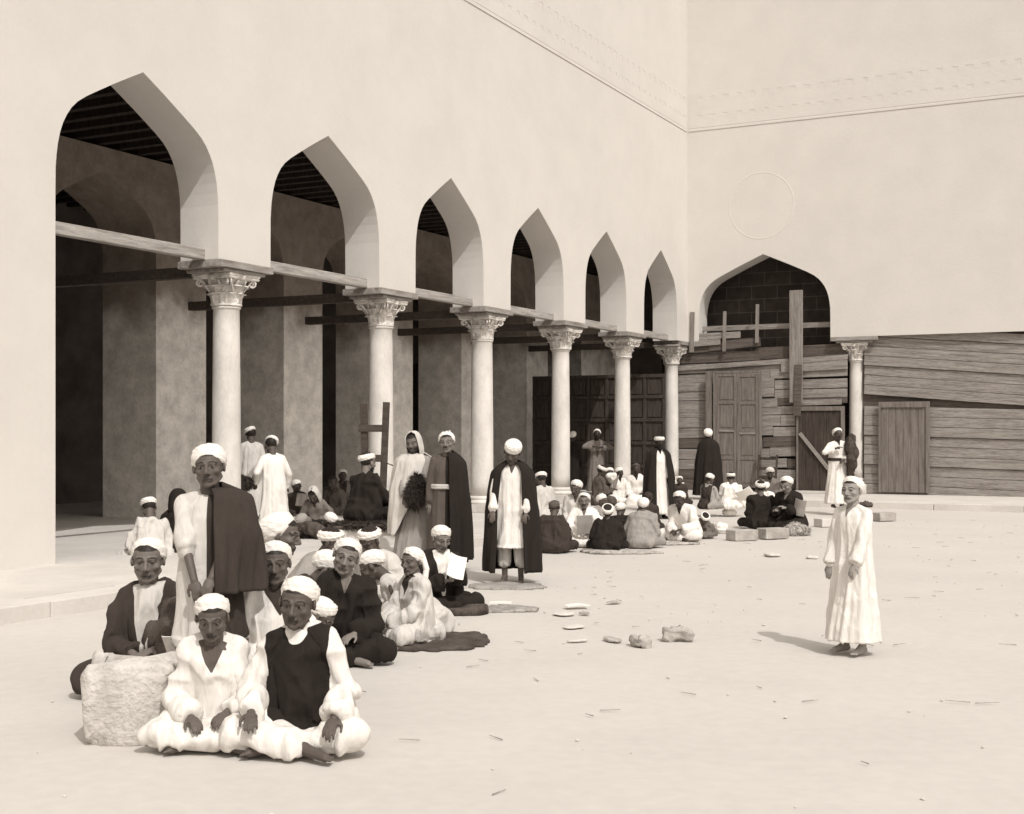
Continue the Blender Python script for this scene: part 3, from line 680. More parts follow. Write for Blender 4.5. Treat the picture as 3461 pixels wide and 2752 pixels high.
    if pose == 'stand':
        hm = hem if hem is not None else .09
        tors(((.02, .185, .13, 0), (.2, .175, .115, 0), (.33, .185, .115, 0), (.41, .175, .095, 0), (.45, .12, .08, -.005), (.472, .082, .068, -.01)))
        mb.loft([[(rx_ * build * math.cos(2 * math.pi * k / 40), cy + ry_ * math.sin(2 * math.pi * k / 40), zz) for k in range(40)] for zz, rx_, ry_, cy in
                 ((hm, .27 - .12 * (hm - .09), .225 - .08 * (hm - .09), .01), (.45, .225, .18, 0), (.75, .195, .145, 0), (.95, .18, .125, 0), (1.0, .12, .08, 0))])
    else:
        tors(((-.08, .19, .15, -.01), (.05, .19, .145, -.01), (.16, .175, .125, 0), (.3, .185, .115, 0), (.39, .18, .10, 0), (.44, .125, .082, -.005), (.472, .082, .068, -.01)))
        for s in (-1, 1): mb.cap(up(s * .115 * build, .0, .34), (s * .17, .03, .12), .072, .10)
        if pose in ('sit', 'bench'):
            mb.ell((0, -.03, .09), (.24, .20, .13)); mb.ell((0, .17, .06), (.27, .19, .075))
            for s in (-1, 1):
                mb.cap((s * .10, .02, .12), (s * .30, .27, .10), .095, .072); mb.cap((s * .30, .27, .095), (-s * .04, .32 + .02 * s, .06), .072, .055)
        else:
            mb.ell((0, -.03, .24), (.20, .18, .16)); mb.loft([[(rx_ * math.cos(2 * math.pi * k / 32), cy + ry_ * math.sin(2 * math.pi * k / 32), zz) for k in range(32)] for zz, rx_, ry_, cy in ((.0, .25, .34, .12), (.12, .24, .32, .13), (.25, .18, .24, .08))])
            for s in (-1, 1): mb.cap((s * .10, .02, .27), (s * .13, .36, .10), .115, .085)
    for s in (-1, 1):
        r1 = .054; mb.cap(up(s * .05, -.01, .462), S[s] + RL @ Vector((-s * .02, 0, -.006)), .046, .056); mb.cap(S[s] + RL @ Vector((-s * .02, 0, -.012)), E[s], .058, r1, 14); mb.ell(E[s], (r1, r1, r1))
        e = E[s].lerp(W[s], sl_end); mb.cap(E[s], e, r1 * .95, .056, 16, True)
        e2 = E[s].lerp(W[s], .05 if short else .7); mb.ell(e2 + Vector((0, 0, -.030)), (.046, .046, .066))
    me = remesh(mb, vox_c, 5, .5); sd = random.randint(1, 999)
    Lc = (arr(me) - np.array(P)) @ np.array(RL); X_, Y_, Z_ = Lc[:, 0], Lc[:, 1], Lc[:, 2]; ax_ = np.abs(X_ + .012 * (vnoise(Lc * 9, 3) - .5)); mn = lambda *q: np.minimum.reduce(q); c2 = None
    if vest: c2 = tone(vest); mask = mn(.162 - .10 * np.clip(Z_ - .40, 0, .1) - ax_, Z_ + .12, np.maximum(.19 - Y_, Z_ - .2), (np.sqrt((X_ / .055) ** 2 + ((Z_ - .50) / .075) ** 2) - 1) * .06, .49 - Z_)
    elif cshoulder: c2 = tone(cloak[3] if cloak else 'black'); mask = X_ * cshoulder - .0
    elif inner is not None: c2 = tone(inner); mask = mn(.016 + .17 * np.clip(Z_ - .05, 0, .45) - ax_, Y_ - .015, Z_ - .04, .51 - Z_)
    elif vneck: c2 = tone(vneck) if vneck in TONE else sep(skin * .9); mask = mn(.50 * (Z_ - .32) - ax_, Y_ - .015, .55 - Z_)
    else: c2 = sep(skin * .8); mask = mn(.008 + .35 * (Z_ - .39) - ax_, Y_ - .015, Z_ - .375, .55 - Z_)
    drape(me, (.015 if pose == 'stand' else .030) * amp, 'stand' if pose == 'stand' else 'sit', sd)
    n = len(me.vertices); paint(me, np.tile(np.array(rc), (n, 1)))
    if c2 is not None:
        at = me.color_attributes.new('Col2', 'FLOAT_COLOR', 'POINT'); at.data.foreach_set('color', np.tile(np.array(c2, dtype=np.float32), (n, 1)).ravel())
        at = me.attributes.new('Mask', 'FLOAT', 'POINT'); at.data.foreach_set('value', mask.astype(np.float32))
    ro = obj('robe', me, 'cloth', t, True)
    if sash:
        mb = MB(); zz = .11
        mb.loft([[up((.195 + q) * build * math.cos(2 * math.pi * k / 32), (.14 + q) * math.sin(2 * math.pi * k / 32), zz + dz) for k in range(32)] for dz, q in ((-.03, .0), (-.024, .012), (-.008, .016), (-.002, .010), (.006, .016), (.024, .012), (.03, .0))])
        o = obj('sash', mb, 'cloth', ro, True); paint(o.data, np.tile(np.array(tone(sash)), (len(o.data.vertices), 1)))
    if trousers:
        mb = MB()
        for s in (-1, 1): mb.cap((s * .09, 0, .8), (s * .10, .01, .25), .10, .075, 16); mb.cap((s * .10, .01, .30), (s * .097, 0, .20), .078, .058, 16, True)
        me = remesh(mb, vox_c, 3); drape(me, .008, 'stand', 5); o = obj('trousers', me, 'cloth', t, True); paint(o.data, np.tile(np.array(tone(trousers)), (len(me.vertices), 1)))
    # --- open cloak: a shell around back and sides with its own thickness
    if cloak:
        a0, a1, zh, ctone = cloak[:4]; dg_ = cloak[4] if len(cloak) > 4 else 0; rows = 34; seg = 84; vs = []
        for i in range(rows):
            q = i / (rows - 1); z_ = 1.425 * (1 - q) + zh * q
            if pose != 'stand': z_ = (P.z + .47) * (1 - q) + .01 * q
            for k in range(seg):
                a = D(a0 + (a1 + dg_ * q - a0) * k / (seg - 1)) + math.pi / 2          # 0 = straight ahead
                sh = min(1, q / .10)
                if pose == 'stand': rx_ = .075 + .145 * build * sh ** .5 + .085 * min(1, q * 2.2) ** .8 + .02 * q; ry_ = .075 + .070 * sh ** .5 + .05 * min(1, q * 2.5) + .10 * q
                else: rx_ = .085 + .13 * sh ** .6 + .13 * q ** 1.5; ry_ = .08 + .065 * sh ** .6 + .12 * q ** 2
                fo = 1 + (.085 * math.sin(a * 8 + 2.3 * math.sin(q * 2.2 + a)) + .04 * math.sin(a * 19 + q * 4)) * (.22 + .9 * q) + .02 * math.sin(q * 9 + a * 4)
                zl = z_ + (.02 * (1 if math.sin(a) < 0 else -.5) if q == 0 else 0)
                x = rx_ * build * math.cos(a) * fo; y = ry_ * math.sin(a) * fo
                if pose == 'stand': vs.append((x, y, zl))
                else:
                    v = RL @ Vector((x, y, z_ - P.z)) * 1.0; vv = P + v * (1 - q) + Vector((x, y, z_ - P.z)) * q; vs.append((vv.x, vv.y, max(.006, vv.z)))
        me = bpy.data.meshes.new('cloak'); me.from_pydata(vs, [], [(i * seg + k, i * seg + k + 1, (i + 1) * seg + k + 1, (i + 1) * seg + k) for i in range(rows - 1) for k in range(seg - 1)]); me.update()
        ck = obj('cloak', me, 'cloth', t, True); paint(me, np.tile(np.array(tone(ctone)), (len(me.vertices), 1)))
        so_ = ck.modifiers.new('thick', 'SOLIDIFY'); so_.thickness = .012; so_.offset = 1
    if hood:
        seg = 48; rows = 26; vs = []
        for i in range(rows):
            p = math.pi * (.02 + .80 * i / (rows - 1))
            for k in range(seg):
                op = .80 + .28 * (i / rows) if i > 5 else .80 * i / 6 + .001
                a = math.pi / 2 + op + (2 * math.pi - 2 * op) * k / (seg - 1)
                rr = 1 + .03 * math.sin(a * 7 + i * .4)
                flare = 1 + .9 * max(0, (i / rows) - .62) ** 1.0
                vs.append(CH + RH @ Vector((.104 * rr * math.sin(p) ** .8 * math.cos(a) * flare, -.012 + .124 * rr * math.sin(p) ** .8 * math.sin(a) * flare, .022 + .135 * math.cos(p) - (.10 * max(0, i / rows - .6) / .4))))
        me = bpy.data.meshes.new('hood'); me.from_pydata([tuple(v) for v in vs], [], [(i * seg + k, i * seg + k + 1, (i + 1) * seg + k + 1, (i + 1) * seg + k) for i in range(rows - 1) for k in range(seg - 1)]); me.update()
        hd_ = obj('hood', me, 'cloth', t, True); paint(me, np.tile(np.array(tone(hood)), (len(me.vertices), 1))); q = hd_.modifiers.new('thick', 'SOLIDIFY'); q.thickness = .010; q.offset = 1
    elif turb: turban(CH, RH, t, wrap, cap, tilt, big, style, tail)
    t['_s'] = sc_; RW = Rz * sc_
    def loc(p): return root + RW @ Vector(p)
    loc.hand = {s: root + RW @ (W[s] + (W[s] - E[s]).normalized() * .08) for s in (-1, 1)}; loc.R = Rz; loc.ch = root + RW @ CH; loc.t = t
    del t['_s']
    return loc
def leafpaper(label, pos, R, w_=.2, h_=.28, mat='paper', name='paper_sheet', cat='paper', th=.006, bend=.02, group=None):
    mb = MB(); n = 8
    for i in range(n + 1):
        pass
    rows = []
    for i in range(n + 1):
        u_ = i / n - .5; y = bend * math.cos(u_ * math.pi) ; rows.append([(u_ * w_, y, -h_ / 2), (u_ * w_, y, h_ / 2), (u_ * w_, y + th, h_ / 2), (u_ * w_, y + th, -h_ / 2)])
    mb.loft(rows); o = obj(name, mb, mat); o.matrix_world = Matrix.Translation(pos) @ R.to_4x4(); return setp(o, label, cat, group, 'thing')
def face_rot(az, tiltb=0, rl=0):        # sheet facing direction az with its top tipped back
    return rz(math.pi + D(az)) @ rx(D(tiltb)) @ ry(D(rl))
def fleece(label, pos, rx_, ry_, rz_, mat='fleece', n=1400, ln=.05, rot=0, name='sheepskin', cat='sheepskin', droop=None, seed=3):
    rnd = random.Random(seed); mb = MB(); mb.ell((0, 0, 0), (rx_, ry_, rz_), None, 26, 16); me = mb.mesh('fleece'); rough_mesh(me, min(rx_, rz_, ry_) * .35 + .01, 9, seed)
    if droop: 
        for v in me.vertices: v.co.z -= droop * max(0, v.co.x / rx_ - .35) ** 1.5
    bm = bmesh.new(); bm.from_mesh(me); bm.faces.ensure_lookup_table(); fs = list(bm.faces); wts = [f.calc_area() for f in fs]; src = rnd.choices(fs, wts, k=n); new = []
    for f in src:
        vs = f.verts; a = [rnd.random() for _ in vs]; q = sum(a); p = sum((v.co * k for v, k in zip(vs, a)), Vector()) / q
        d = (f.normal + Vector((rnd.uniform(-.8, .8), rnd.uniform(-.8, .8), rnd.uniform(-1.0, .2)))).normalized() * ln * rnd.uniform(.5, 1.4); sx = d.orthogonal().normalized() * .006; sy = d.cross(sx).normalized() * .006
        new.append((p, d, sx, sy))
    for p, d, sx, sy in new:
        tip = bm.verts.new(p + d + Vector((0, 0, -ln * .3))); b = [bm.verts.new(p + sx), bm.verts.new(p - sx * .5 + sy), bm.verts.new(p - sx * .5 - sy)]
        for i in range(3): bm.faces.new((b[i], b[(i + 1) % 3], tip))
    bm.to_mesh(me); bm.free(); o = obj(name, me, mat); o.location = pos; o.rotation_euler = (0, 0, rot); return setp(o, label, cat, None, 'thing')
# photo pixel of the turban top (hx, hy), photo row of the ground under the person (gy), facing (0 = to the camera, + = picture right)
ST = .146
# ---- foreground boys
person('smiling boy in a plain white V-necked robe sitting nearest the camera at the lower left', 717, 2007, 2500, 6, robe='white', vneck='skin', skin=.085, style='dome', pitch=10, lean=10, build=.86)
person('boy in a dark sleeveless vest over white sleeves, head tilted, in the front row', 1005, 1945, 2512, -6, robe='white', vest='black', skin=.075, roll=-8, side=3, pitch=2, build=.88, hands=((-.22, .30, .20), (.20, .32, .22)))
person('boy in a white robe kneeling just behind the boy with the dark vest', 930, 1824, 2392, 30, pose='kneel', robe='white', skin=.08, yaw=-24, style='dome', vneck='dark', build=.88, hands=((-.12, .2, .3), (.14, .22, .3)), cl=(.8, 1.2))
person('boy bowed forward in profile with a large white turban, beside the standing boy in front', 956, 1722, 2262, 84, pose='kneel', robe='grey', skin=.10, lean=26, pitch=-2, big=1.15, tilt=(40, 0), cl=(.8, 1.25))
L = person('boy standing at the left, dark cloak over one shoulder, hands crossed low', 706, 1496, 2438, 4, pose='stand', robe='cream', skin=.085, roll=4, hem=.52, style='dome', big=1.1,
       hands=((-.05, .27, .88), (.04, .25, .82)), elb=((-1, -.2, -.4), (1, -.1, -.4)), short=True, cloak=(12, 188, .80, 'dark'), cshoulder=-1, palm=(0, -1, 0), trousers='cream', vneck='skin')
person('solemn boy in dark cloak and light shirt seated behind the stone block', 500, 1812, 2320, 8, robe='dark', inner='cream', skin=.13, style='dome', cl=(.8, 1.2), build=.86, hands=((-.06, .28, .26), (.05, .30, .24)))
person('man in pale robe seen from behind, head bent, leftmost of all the sitters', 503, 1684, 1913, 205, robe='cream', lean=14, pitch=20, cap='felt', style='wound', skin=.09)
person('figure wrapped in black with a black hood sitting behind the standing boy', 603, 1652, 1900, 160, robe='black', hood='black', turb=False, skin=.08, wrap='black')
person('man in a pale striped robe standing with his back turned beside the nearest column', 848, 1440, 1762, 200, pose='stand', z0=ST, robe='cream', cap='felt', style='wound', tilt=(-20, -16), lean=4, skin=.08)
Lb = person('man in long white robe leaning away, dark fleece on his arm, near the nearest column', 915, 1474, 1842, 214, pose='stand', robe='white', cap='felt', style='wound', tilt=(-24, 24), lean=9, pitch=10, skin=.08, hands=((-.24, .16, .95), (.28, .20, .86)))
# ---- shaded group behind, left
person('man reading against the sunlit pier, white turban and dark robe', 1003, 1621, 1768, 24, z0=0, robe='dark', skin=.05, style='wound', pitch=18, cap='white')
person('hunched figure hooded in pale cloth between the readers near the pier', 1060, 1649, 1800, -12, robe='mid', hood='cream', turb=False, lean=26, pitch=30, skin=.07)
person('bareheaded dark figure seated in the shadow between two piers', 1124, 1609, 1764, -25, robe='brown', turb=False, skin=.05, lean=8)
person('man in grey robe and tall white turban seated just left of the elder', 1158, 1585, 1722, 20, robe='mid', skin=.06, style='dome', inner='dark')
person('boy bent right over so that only his white turban shows, behind the mat edge', 1117, 1738, 1846, 60, robe='black', lean=62, pitch=25, skin=.06, style='dome')
person('boy lying low in brown cloth in front of the pier, pale knees showing', 1020, 1742, 1850, -40, robe='brown', lean=58, pitch=20, skin=.07, wrap='grey', cap='grey', style='dome')
# ---- the elder on the bench
BY = F * H / (1878 - HY); PB = F / BY
Lm = person('elder in black with white turban round a dark cap, seated on the bench', 1244, 1527, 1878, 148, pose='bench', seat=.47, robe='black', cap='felt', style='wound', tilt=(6, -8), skin=.16, beard=1, lean=6, yaw=-14, build=1.1, hands=((-.06, .36, .30), (.12, .34, .26)), cl=(.8, 1.25))
# ---- three standing men
Ls = person('tall standing man wrapped in a pale hooded shawl, dark fleece over his arm', 1398, 1458, 1915, -12, pose='stand', robe='grey', hood='cream', turb=False, skin=.12, beard=1, roll=6, hem=.10, lean=2, pitch=6, yaw=-8,
       cloak=(-250, 52, .40, 'cream', -85), hands=((-.02, .24, .84), (.05, .24, .86)), elb=((-1, -.2, -.5), (1, -.1, -.5)), palm=(0, -1, 0))
person('smiling standing man in dark belted robe and black cloak, with tufted white turban', 1509, 1457, 1928, -6, pose='stand', robe=.085, skin=.15, style='crest', moust=1, roll=3, sash='cream', cloak=(14, 190, .14, 'black'), cshoulder=-1, build=.95, hem=.1, hands=((-.20, .04, .76), (.20, .02, .74)))
Lw = person('man with lowered head, white knee-length robe and open black cloak, barefoot on a mat', 1731, 1490, 1971, -8, pose='stand', robe='white', skin=.085, style='dome', pitch=26, yaw=-6, roll=-6, hem=.42, trousers='cream', cloak=(30, 330, .14, 'black'),
       hands=((-.16, .20, .74), (.21, .24, .74)), tilt=(-6, -10), build=1.0, big=1.05, cap='white')
# ---- seated ring in the middle foreground
person('boy in pale robe seated on a dark rug with a long white turban tail', 1390, 1846, 2170, -66, robe='cream', skin=.10, yaw=34, build=1.12, style='dome', tail=-1, hands=((-.10, .32, .20), (.06, .34, .16)), big=1.0, vneck='dark', lean=4, amp=1.2)
Lr = person('man in black robe seated on the ground reading a sheet of paper', 1492, 1776, 2062, 28, robe='black', inner='white', skin=.16, pitch=14, style='dome', tilt=(20, -4), hands=((-.06, .34, .40), (.08, .36, .34)), palm=(0, 0, 1))
person('smiling boy with tilted head and dark robe in the middle of the seated ring', 1170, 1817, 2225, 4, robe='black', skin=.17, roll=-14, side=-4, style='dome', pitch=2)
person('boy in dark robe with head bowed to the right, left of the smiling boy', 1112, 1872, 2200, 78, robe='dark', lean=44, pitch=14, style='crest', skin=.10, side=-4)
person('boy in a pale robe bent over to the left, right of the smiling boy', 1256, 1868, 2140, -84, robe='cream', lean=44, pitch=12, roll=8, build=1.1, style='dome', skin=.07, amp=1.2)
person('boy in a light robe bowing toward the camera, dark cap showing inside his turban', 1248, 1783, 2080, -30, robe='cream', lean=22, pitch=20, cap='felt', style='wound', tilt=(16, -3), skin=.06, inner='grey')
person('boy in a grey striped robe stooping to the right, white band round a dark cap', 1122, 1783, 2085, 76, robe='grey', lean=34, pitch=2, cap='felt', style='wound', tilt=(14, 4), skin=.06)
person('boy in black bowed very low beside the boy with the dark vest', 1087, 2030, 2330, 78, robe='black', lean=42, pitch=22, style='dome', skin=.09)
person('half hidden bareheaded man seated between the bench and the shawled man', 1345, 1606, 1800, 25, robe='brown', turb=False, skin=.14, cl=(.8, 1.2))
# ---- seated group on the right of the man in the white robe
person('man in a light robe sitting at the foot of the fourth column', 1828, 1595, 1765, 218, z0=ST, robe='cream', cap='felt', style='wound', tilt=(-6, 10), lean=8, pitch=16, skin=.06)
person('man in dark robe and brown skullcap seen from behind, leftmost in the circle', 1874, 1691, 1868, 168, robe='dark', wrap='brown', cap='brown', style='dome', big=.8, lean=12, pitch=12, skin=.08, build=1.1, vneck='cream')
person('young man in a buttoned light shirt sitting upright behind the man with the tablet', 1946, 1621, 1800, -24, robe='cream', skin=.08, style='dome', roll=-6, pitch=12)
Lt = person('moustached man in white holding up a grey tablet, end of his turban hanging down', 1974, 1663, 1846, -4, robe='white', skin=.15, moust=1, style='dome', tail=1, hands=((-.14, .30, .26), (.06, .32, .26)), elb=((-1, -.2, -.4), (1, -.1, -.5)))
person('man in black bowed forward, dark cap crown showing inside a thick white turban ring', 2054, 1710, 1864, 176, robe='black', cap='felt', style='wound', lean=22, pitch=-36, skin=.06, build=1.15, big=1.15, tilt=(8, 0))
person('man in a black robe close against the bowed man, only part of his turban showing', 2098, 1718, 1846, 160, robe='black', cap='white', style='dome', lean=26, pitch=10, skin=.06, build=1.05)
person('dark faced man with a ragged white turban looking right, behind the bowed man in black', 2036, 1669, 1812, 46, robe='grey', skin=.07, style='crest', lean=10, big=1.05)
person('broad man in a grey robe seen from behind, white turban tipped to the left', 2174, 1680, 1852, 166, robe='grey', skin=.08, style='dome', lean=20, side=0, build=1.25, roll=10)
person('man in a dark round cap half hidden behind the broad man in grey', 2190, 1663, 1800, 182, robe='dark', wrap='dark', cap='dark', style='dome', skin=.07, big=.8)
person('man in a white robe leaning forward over his hands, right end of the seated circle', 2295, 1660, 1826, -34, robe='white', lean=24, pitch=14, skin=.045, style='dome', build=1.1, hands=((-.10, .38, .20), (.05, .40, .18)))
person('boy in a white shirt with one arm raised to his head, before the fifth column', 2094, 1579, 1702, 28, z0=ST, robe='white', skin=.035, style='dome', hands=((-.1, .3, .2), (.14, .10, .70)), elb=((-1, -.3, -.4), (1, .3, -.3)), cl=(.75, 1.15))
Lg = person('man in a grey robe reading from a board, facing right, cap inside his turban', 2034, 1572, 1708, 108, z0=ST, robe='brown', cap='felt', style='wound', tilt=(-10, 14), skin=.045, pitch=12, hands=((-.08, .32, .34), (.10, .32, .34)))
person('man whose low white turban shows just right of the one reading the board', 2061, 1579, 1700, -10, z0=ST, robe='dark', skin=.04, style='wound', cap='white')
person('bearded man in a loose grey robe standing with elbows raised before the dark screen', 2018, 1449, 1672, 2, pose='stand', z0=ST, robe='mid', skin=.03, style='dome', beard=1, hands=((-.10, .22, 1.20), (.12, .22, 1.22)), elb=((-1, -.1, -.1), (1, -.1, -.1)), inner='brown')
person('man in dark robes mostly hidden behind the fourth column, round white turban showing', 1937, 1457, 1664, 150, pose='stand', z0=ST, robe='black', skin=.03, style='dome', roll=10)
person('very dark man standing in white robe under long black cloak, before the fifth column', 2229, 1471, 1752, 12, pose='stand', robe='white', skin=.018, style='wound', cap='felt', cloak=(24, 336, .08, 'black'), beard=1, hands=((-.16, .12, .80), (.16, .12, .80)), pitch=6)
person('boy in dark clothes sitting behind the man leaning over his hands, at the corner column', 2297, 1608, 1706, -6, z0=ST, robe='dark', skin=.06, style='dome', cl=(.66, 1.1))
person('small figure in white between the raised arm boy and the black cloak', 2150, 1566, 1700, 0, z0=ST, robe='white', skin=.04, wrap='brown', cap='brown', style='dome', big=.8)
# ---- right hand groups before the boards
person('man in a long black cloak standing with his back turned beside the panelled door', 2393, 1447, 1688, 186, pose='stand', z0=ST, robe='black', skin=.03, style='dome', roll=-8, cloak=(30, 330, .1, 'black'), hem=.1)
person('boy in a grey robe with dark waistcoat looking to the right, below the black cloak', 2399, 1601, 1722, 130, z0=ST, robe='grey', vest='dark', skin=.07, style='dome', tilt=(-14, 0), yaw=-20)
person('man in white seen from behind bent over an open book, before the panelled door', 2470, 1595, 1722, 176, z0=ST, robe='white', cap='felt', style='wound', skin=.10, build=1.15, lean=6)
person('man in a plain black robe seen squarely from behind, dark cap inside a white turban', 2570, 1623, 1788, 182, robe='black', cap='felt', style='wound', skin=.12, build=1.2, pitch=-10, tilt=(6, 0))
person('man in white whose turban and shoulder show behind the plain black robe', 2590, 1628, 1745, 160, robe='white', skin=.12, style='dome', cl=(.7, 1.1))
person('bearded figure bowed in a grey robe beneath the leaning wooden frame', 2603, 1582, 1702, -8, z0=ST, robe='mid', wrap='cream', cap='cream', skin=.06, beard=1, lean=14, pitch=24, style='dome')
Lk = person('man in black at the right of the far circle, looking down at his lap', 2657, 1610, 1790, -44, pose='sit', robe='black', skin=.20, style='dome', pitch=16, lean=12, hands=((-.08, .30, .36), (.10, .30, .32)), build=1.05)
person('boy doubled over, crown of his turban facing us, left of the plain black robe', 2382, 1735, 1816, 10, robe='mid', cap='felt', style='wound', lean=58, pitch=18, skin=.09, cl=(.7, 1.1))
Lu = person('man in long white belted robe standing at the right, dark rug over his shoulder', 2832, 1445, 1716, 10, pose='stand', z0=ST, robe='white', skin=.05, style='dome', sash='dark', hem=.08, hands=((-.05, .2, 1.0), (.12, .2, 1.24)), elb=((-1, -.2, -.5), (1, -.2, -.5)))
person('barefoot boy in long pale robe walking alone across the open court', 2878, 1607, 2205, -50, pose='stand', robe='white', skin=.26, style='dome', yaw=10, hem=.12, cl=(.7, 1.1), hands=((-.16, .22, .84), (.20, .10, .80)), amp=1.3)

# ------------------------------------------------------------------ things people hold, sit on or have left about
leafpaper('sheet of paper held up by the man in black reading in the seated ring', Lr((.0, .47, .50)), face_rot(28 + 180, 0) @ rx(D(-35)) @ ry(D(25)), .17, .26)
leafpaper('grey writing tablet held upright by the moustached man in white', Lt((-.02, .40, .38)), face_rot(-4, -6, 3), .24, .28, 'tablet', 'writing_tablet', 'tablet', .014, .0)
leafpaper('grey board held by the man facing right before the fifth column', Lg((.02, .40, .46)), face_rot(70, -20, 20), .26, .34, 'tablet', 'writing_tablet', 'tablet', .014, .0)
leafpaper('curved pale sheet in the hands of the kneeling man in black at the right', ground_at(2688, 1790) + Vector((0, -.38, .42)), face_rot(-30, -14, -14), .20, .30, 'tablet', 'paper_sheet', 'paper', .006, .04)
leafpaper('open white book on the knees of the man in white before the panelled door', ground_at(2512, 1722, ST) + Vector((.0, -.2, .34)), face_rot(-10, -40, 30), .34, .26, 'paper', 'open_book', 'book', .02, .03)
leafpaper('dark board held up by the reader against the sunlit pier', ground_at(1025, 1768) + Vector((.02, -.3, .46)), face_rot(20, -8, -6), .22, .24, 'joinery', 'writing_tablet', 'tablet', .014, .0)
leafpaper('book resting on the knees of the elder on the bench', Lm((-.22, .50, .30)), face_rot(20, -75, 0), .26, .20, 'tablet', 'closed_book', 'book', .03, .0)
fleece('long haired black sheepskin hanging over the arm of the shawled man', Ls((.06, .24, .96)) + Vector((.15, -.10, -.02)), .09, .08, .20, 'fleece', 3400, .085, seed=5)
fleece('black fleece bundle on the arm of the man leaning near the nearest column', Lb((-.10, .10, .98)) + Vector((-.32, -.22, -.02)), .16, .12, .13, 'fleece', 1400, .05, seed=6)
fleece('dark rolled rug over the shoulder of the man in the belted white robe', Lu((.0, .0, 1.30)) + Vector((.24, -.16, -.18)), .13, .13, .46, 'matd', 700, .02, seed=7, name='rolled_rug', cat='rug')
bn = thing('stone_bench', 'low limewashed bench on which the elder in black sits', 'bench', (Lm((0, 0, 0)).x + .05, Lm((0, 0, 0)).y - .03, 0), RU * 0 + D(4))
obj('seat', MB().box(-.44, .46, -.30, .34, .0, .40), 'bench', bn, bevel=.02); obj('cushion_slab', MB().box(-.46, .48, -.32, .36, .402, .44), 'matd', bn, bevel=.015)
fleece('shaggy dark sheepskin spread over the bench and hanging down its corner', Vector((Lm((0, 0, 0)).x + .10, Lm((0, 0, 0)).y - .12, .45)), .52, .36, .045, 'fleece', 3000, .06, droop=.30, seed=8)
# wooden frame against the second column
fr = thing('wooden_trestle', 'tall ladder-like wooden frame with two uprights standing against the second column', 'trestle', ground_at(1262, 1842) , D(-4))
for x, tl in ((-.115, .015), (.115, -.04)):
    o = obj('upright', MB().box(-.048, .048, -.05, .05, 0, 2.18 if x < 0 else 2.20), 'darkbeam', fr, bevel=.006); o.location = (x, 0, 0); o.rotation_euler = (0, -tl, 0)
for z in (.55, 1.28, 1.74): obj('crossbar', MB().box(-.22, .15, -.075, -.052, z, z + .11), 'darkbeam', fr, bevel=.005)
mb = MB(); p = Vector((.10, -.03, 1.30))
for k in range(12):
    q = p + Vector((.034, -.004, -.012)); mb.cap(p, q, .008, .012 if k % 2 else .007, 6); p = q
obj('chain', mb, 'iron', fr)
lf = thing('wooden_trestle', 'narrow dark wooden frame leaning on the boards above the bowed grey figure', 'trestle', fp(2.34, -.45, .146), RN)
for x in (-.24, .24): o = obj('upright', MB().box(-.025, .025, -.02, .02, 0, 1.0), 'joinerd', lf); o.location = (x, 0, 0); o.rotation_euler = (D(-12), 0, D(0))
for z in (.4, .62, .88): o = obj('crossbar', MB().box(-.21, .21, -.018, .018, -.03, .04), 'joinerd', lf); o.location = (0, z * .21, z)
# mats and rugs
def mat(label, px, py, sx, sy, mt, z=.0, name='straw_mat', cat='mat', rot=0, th=.018, fringe=.0, z0=0):
    p = ground_at(px, py, z0); n = 64; mb = MB(); rnd = random.Random(int(px))
    ring = []
    for k in range(n):
        a = 2 * math.pi * k / n; r = 1 / max(abs(math.cos(a)) ** 3 + abs(math.sin(a)) ** 3, .01) ** (1 / 3) * (1 + rnd.uniform(-.05, .05) * (1 + fringe)); ring.append((sx / 2 * r * math.cos(a), sy / 2 * r * math.sin(a)))
    rows = [[(x * q, y * q, zz + .012 * math.sin(x * 9 + y * 7) * (q < 1)) for x, y in ring] for zz, q in ((-.01, 1.0), (th * .6, 1.0), (th, .96), (th + .006, .6), (th + .004, .2))]
    mb.loft(rows); o = obj(name, mb, mt, smooth=True); o.location = (p.x, p.y, p.z + z + .004); o.rotation_euler = (0, 0, D(rot)); return setp(o, label, cat, None, 'thing')
mat('pale straw mat under the bare feet of the man in the white robe', 1715, 1984, .82, .55, 'mat', fringe=1)
mat('dark rug spread under the pale robed boy in profile', 1415, 2168, 1.12, .95, 'matd', name='dark_rug', cat='rug', rot=-6, fringe=.6)
mat('frayed rug end lying on the ground right of the reading man in black', 1702, 2062, .62, .34, 'mat', fringe=2, rot=4)
leafpaper('white sheet lying on the frayed rug end', ground_at(1692, 2052) + Vector((0, 0, .04)), rx(D(90)), .22, .16, bend=.004)
mat('dark cloth bundle beside the reading man at the foot of the rug', 1560, 2072, .5, .36, 'matd', th=.07, name='cloth_bundle', cat='bundle')
mat('shaggy mat under the bowed man in black of the right hand circle', 2100, 1868, 1.05, .42, 'fleecel', fringe=2.5)
mat('frayed pale mat at the feet of the broad man in grey', 2255, 1838, .9, .40, 'fleecel', fringe=2.5)
mat('long dark mat under the group seated before the sunlit pier', 1085, 1838, 1.7, .7, 'matd', name='dark_rug', cat='rug')
mat('straw mat under the circle before the boards', 2480, 1800, 1.4, .5, 'mat', fringe=1)
fleece('spotted pale sheepskin heaped in front of the kneeling man in black', ground_at(2690, 1808) + Vector((0, 0, .07)), .20, .26, .11, 'fleecel', 1500, .045, seed=11)
def bundle(label, px, py, r, mt='linen', z0=0):
    mb = MB(); mb.ell((0, 0, r[2] * .8), r, None, 30, 18); me = mb.mesh('b'); rough_mesh(me, min(r) * .28, 7 / max(r) * .4, int(px), 0.004); o = obj('cloth_bundle', me, mt, smooth=True); o.location = ground_at(px, py, z0) + Vector((0, 0, .004)); return setp(o, label, 'bundle', None, 'thing')
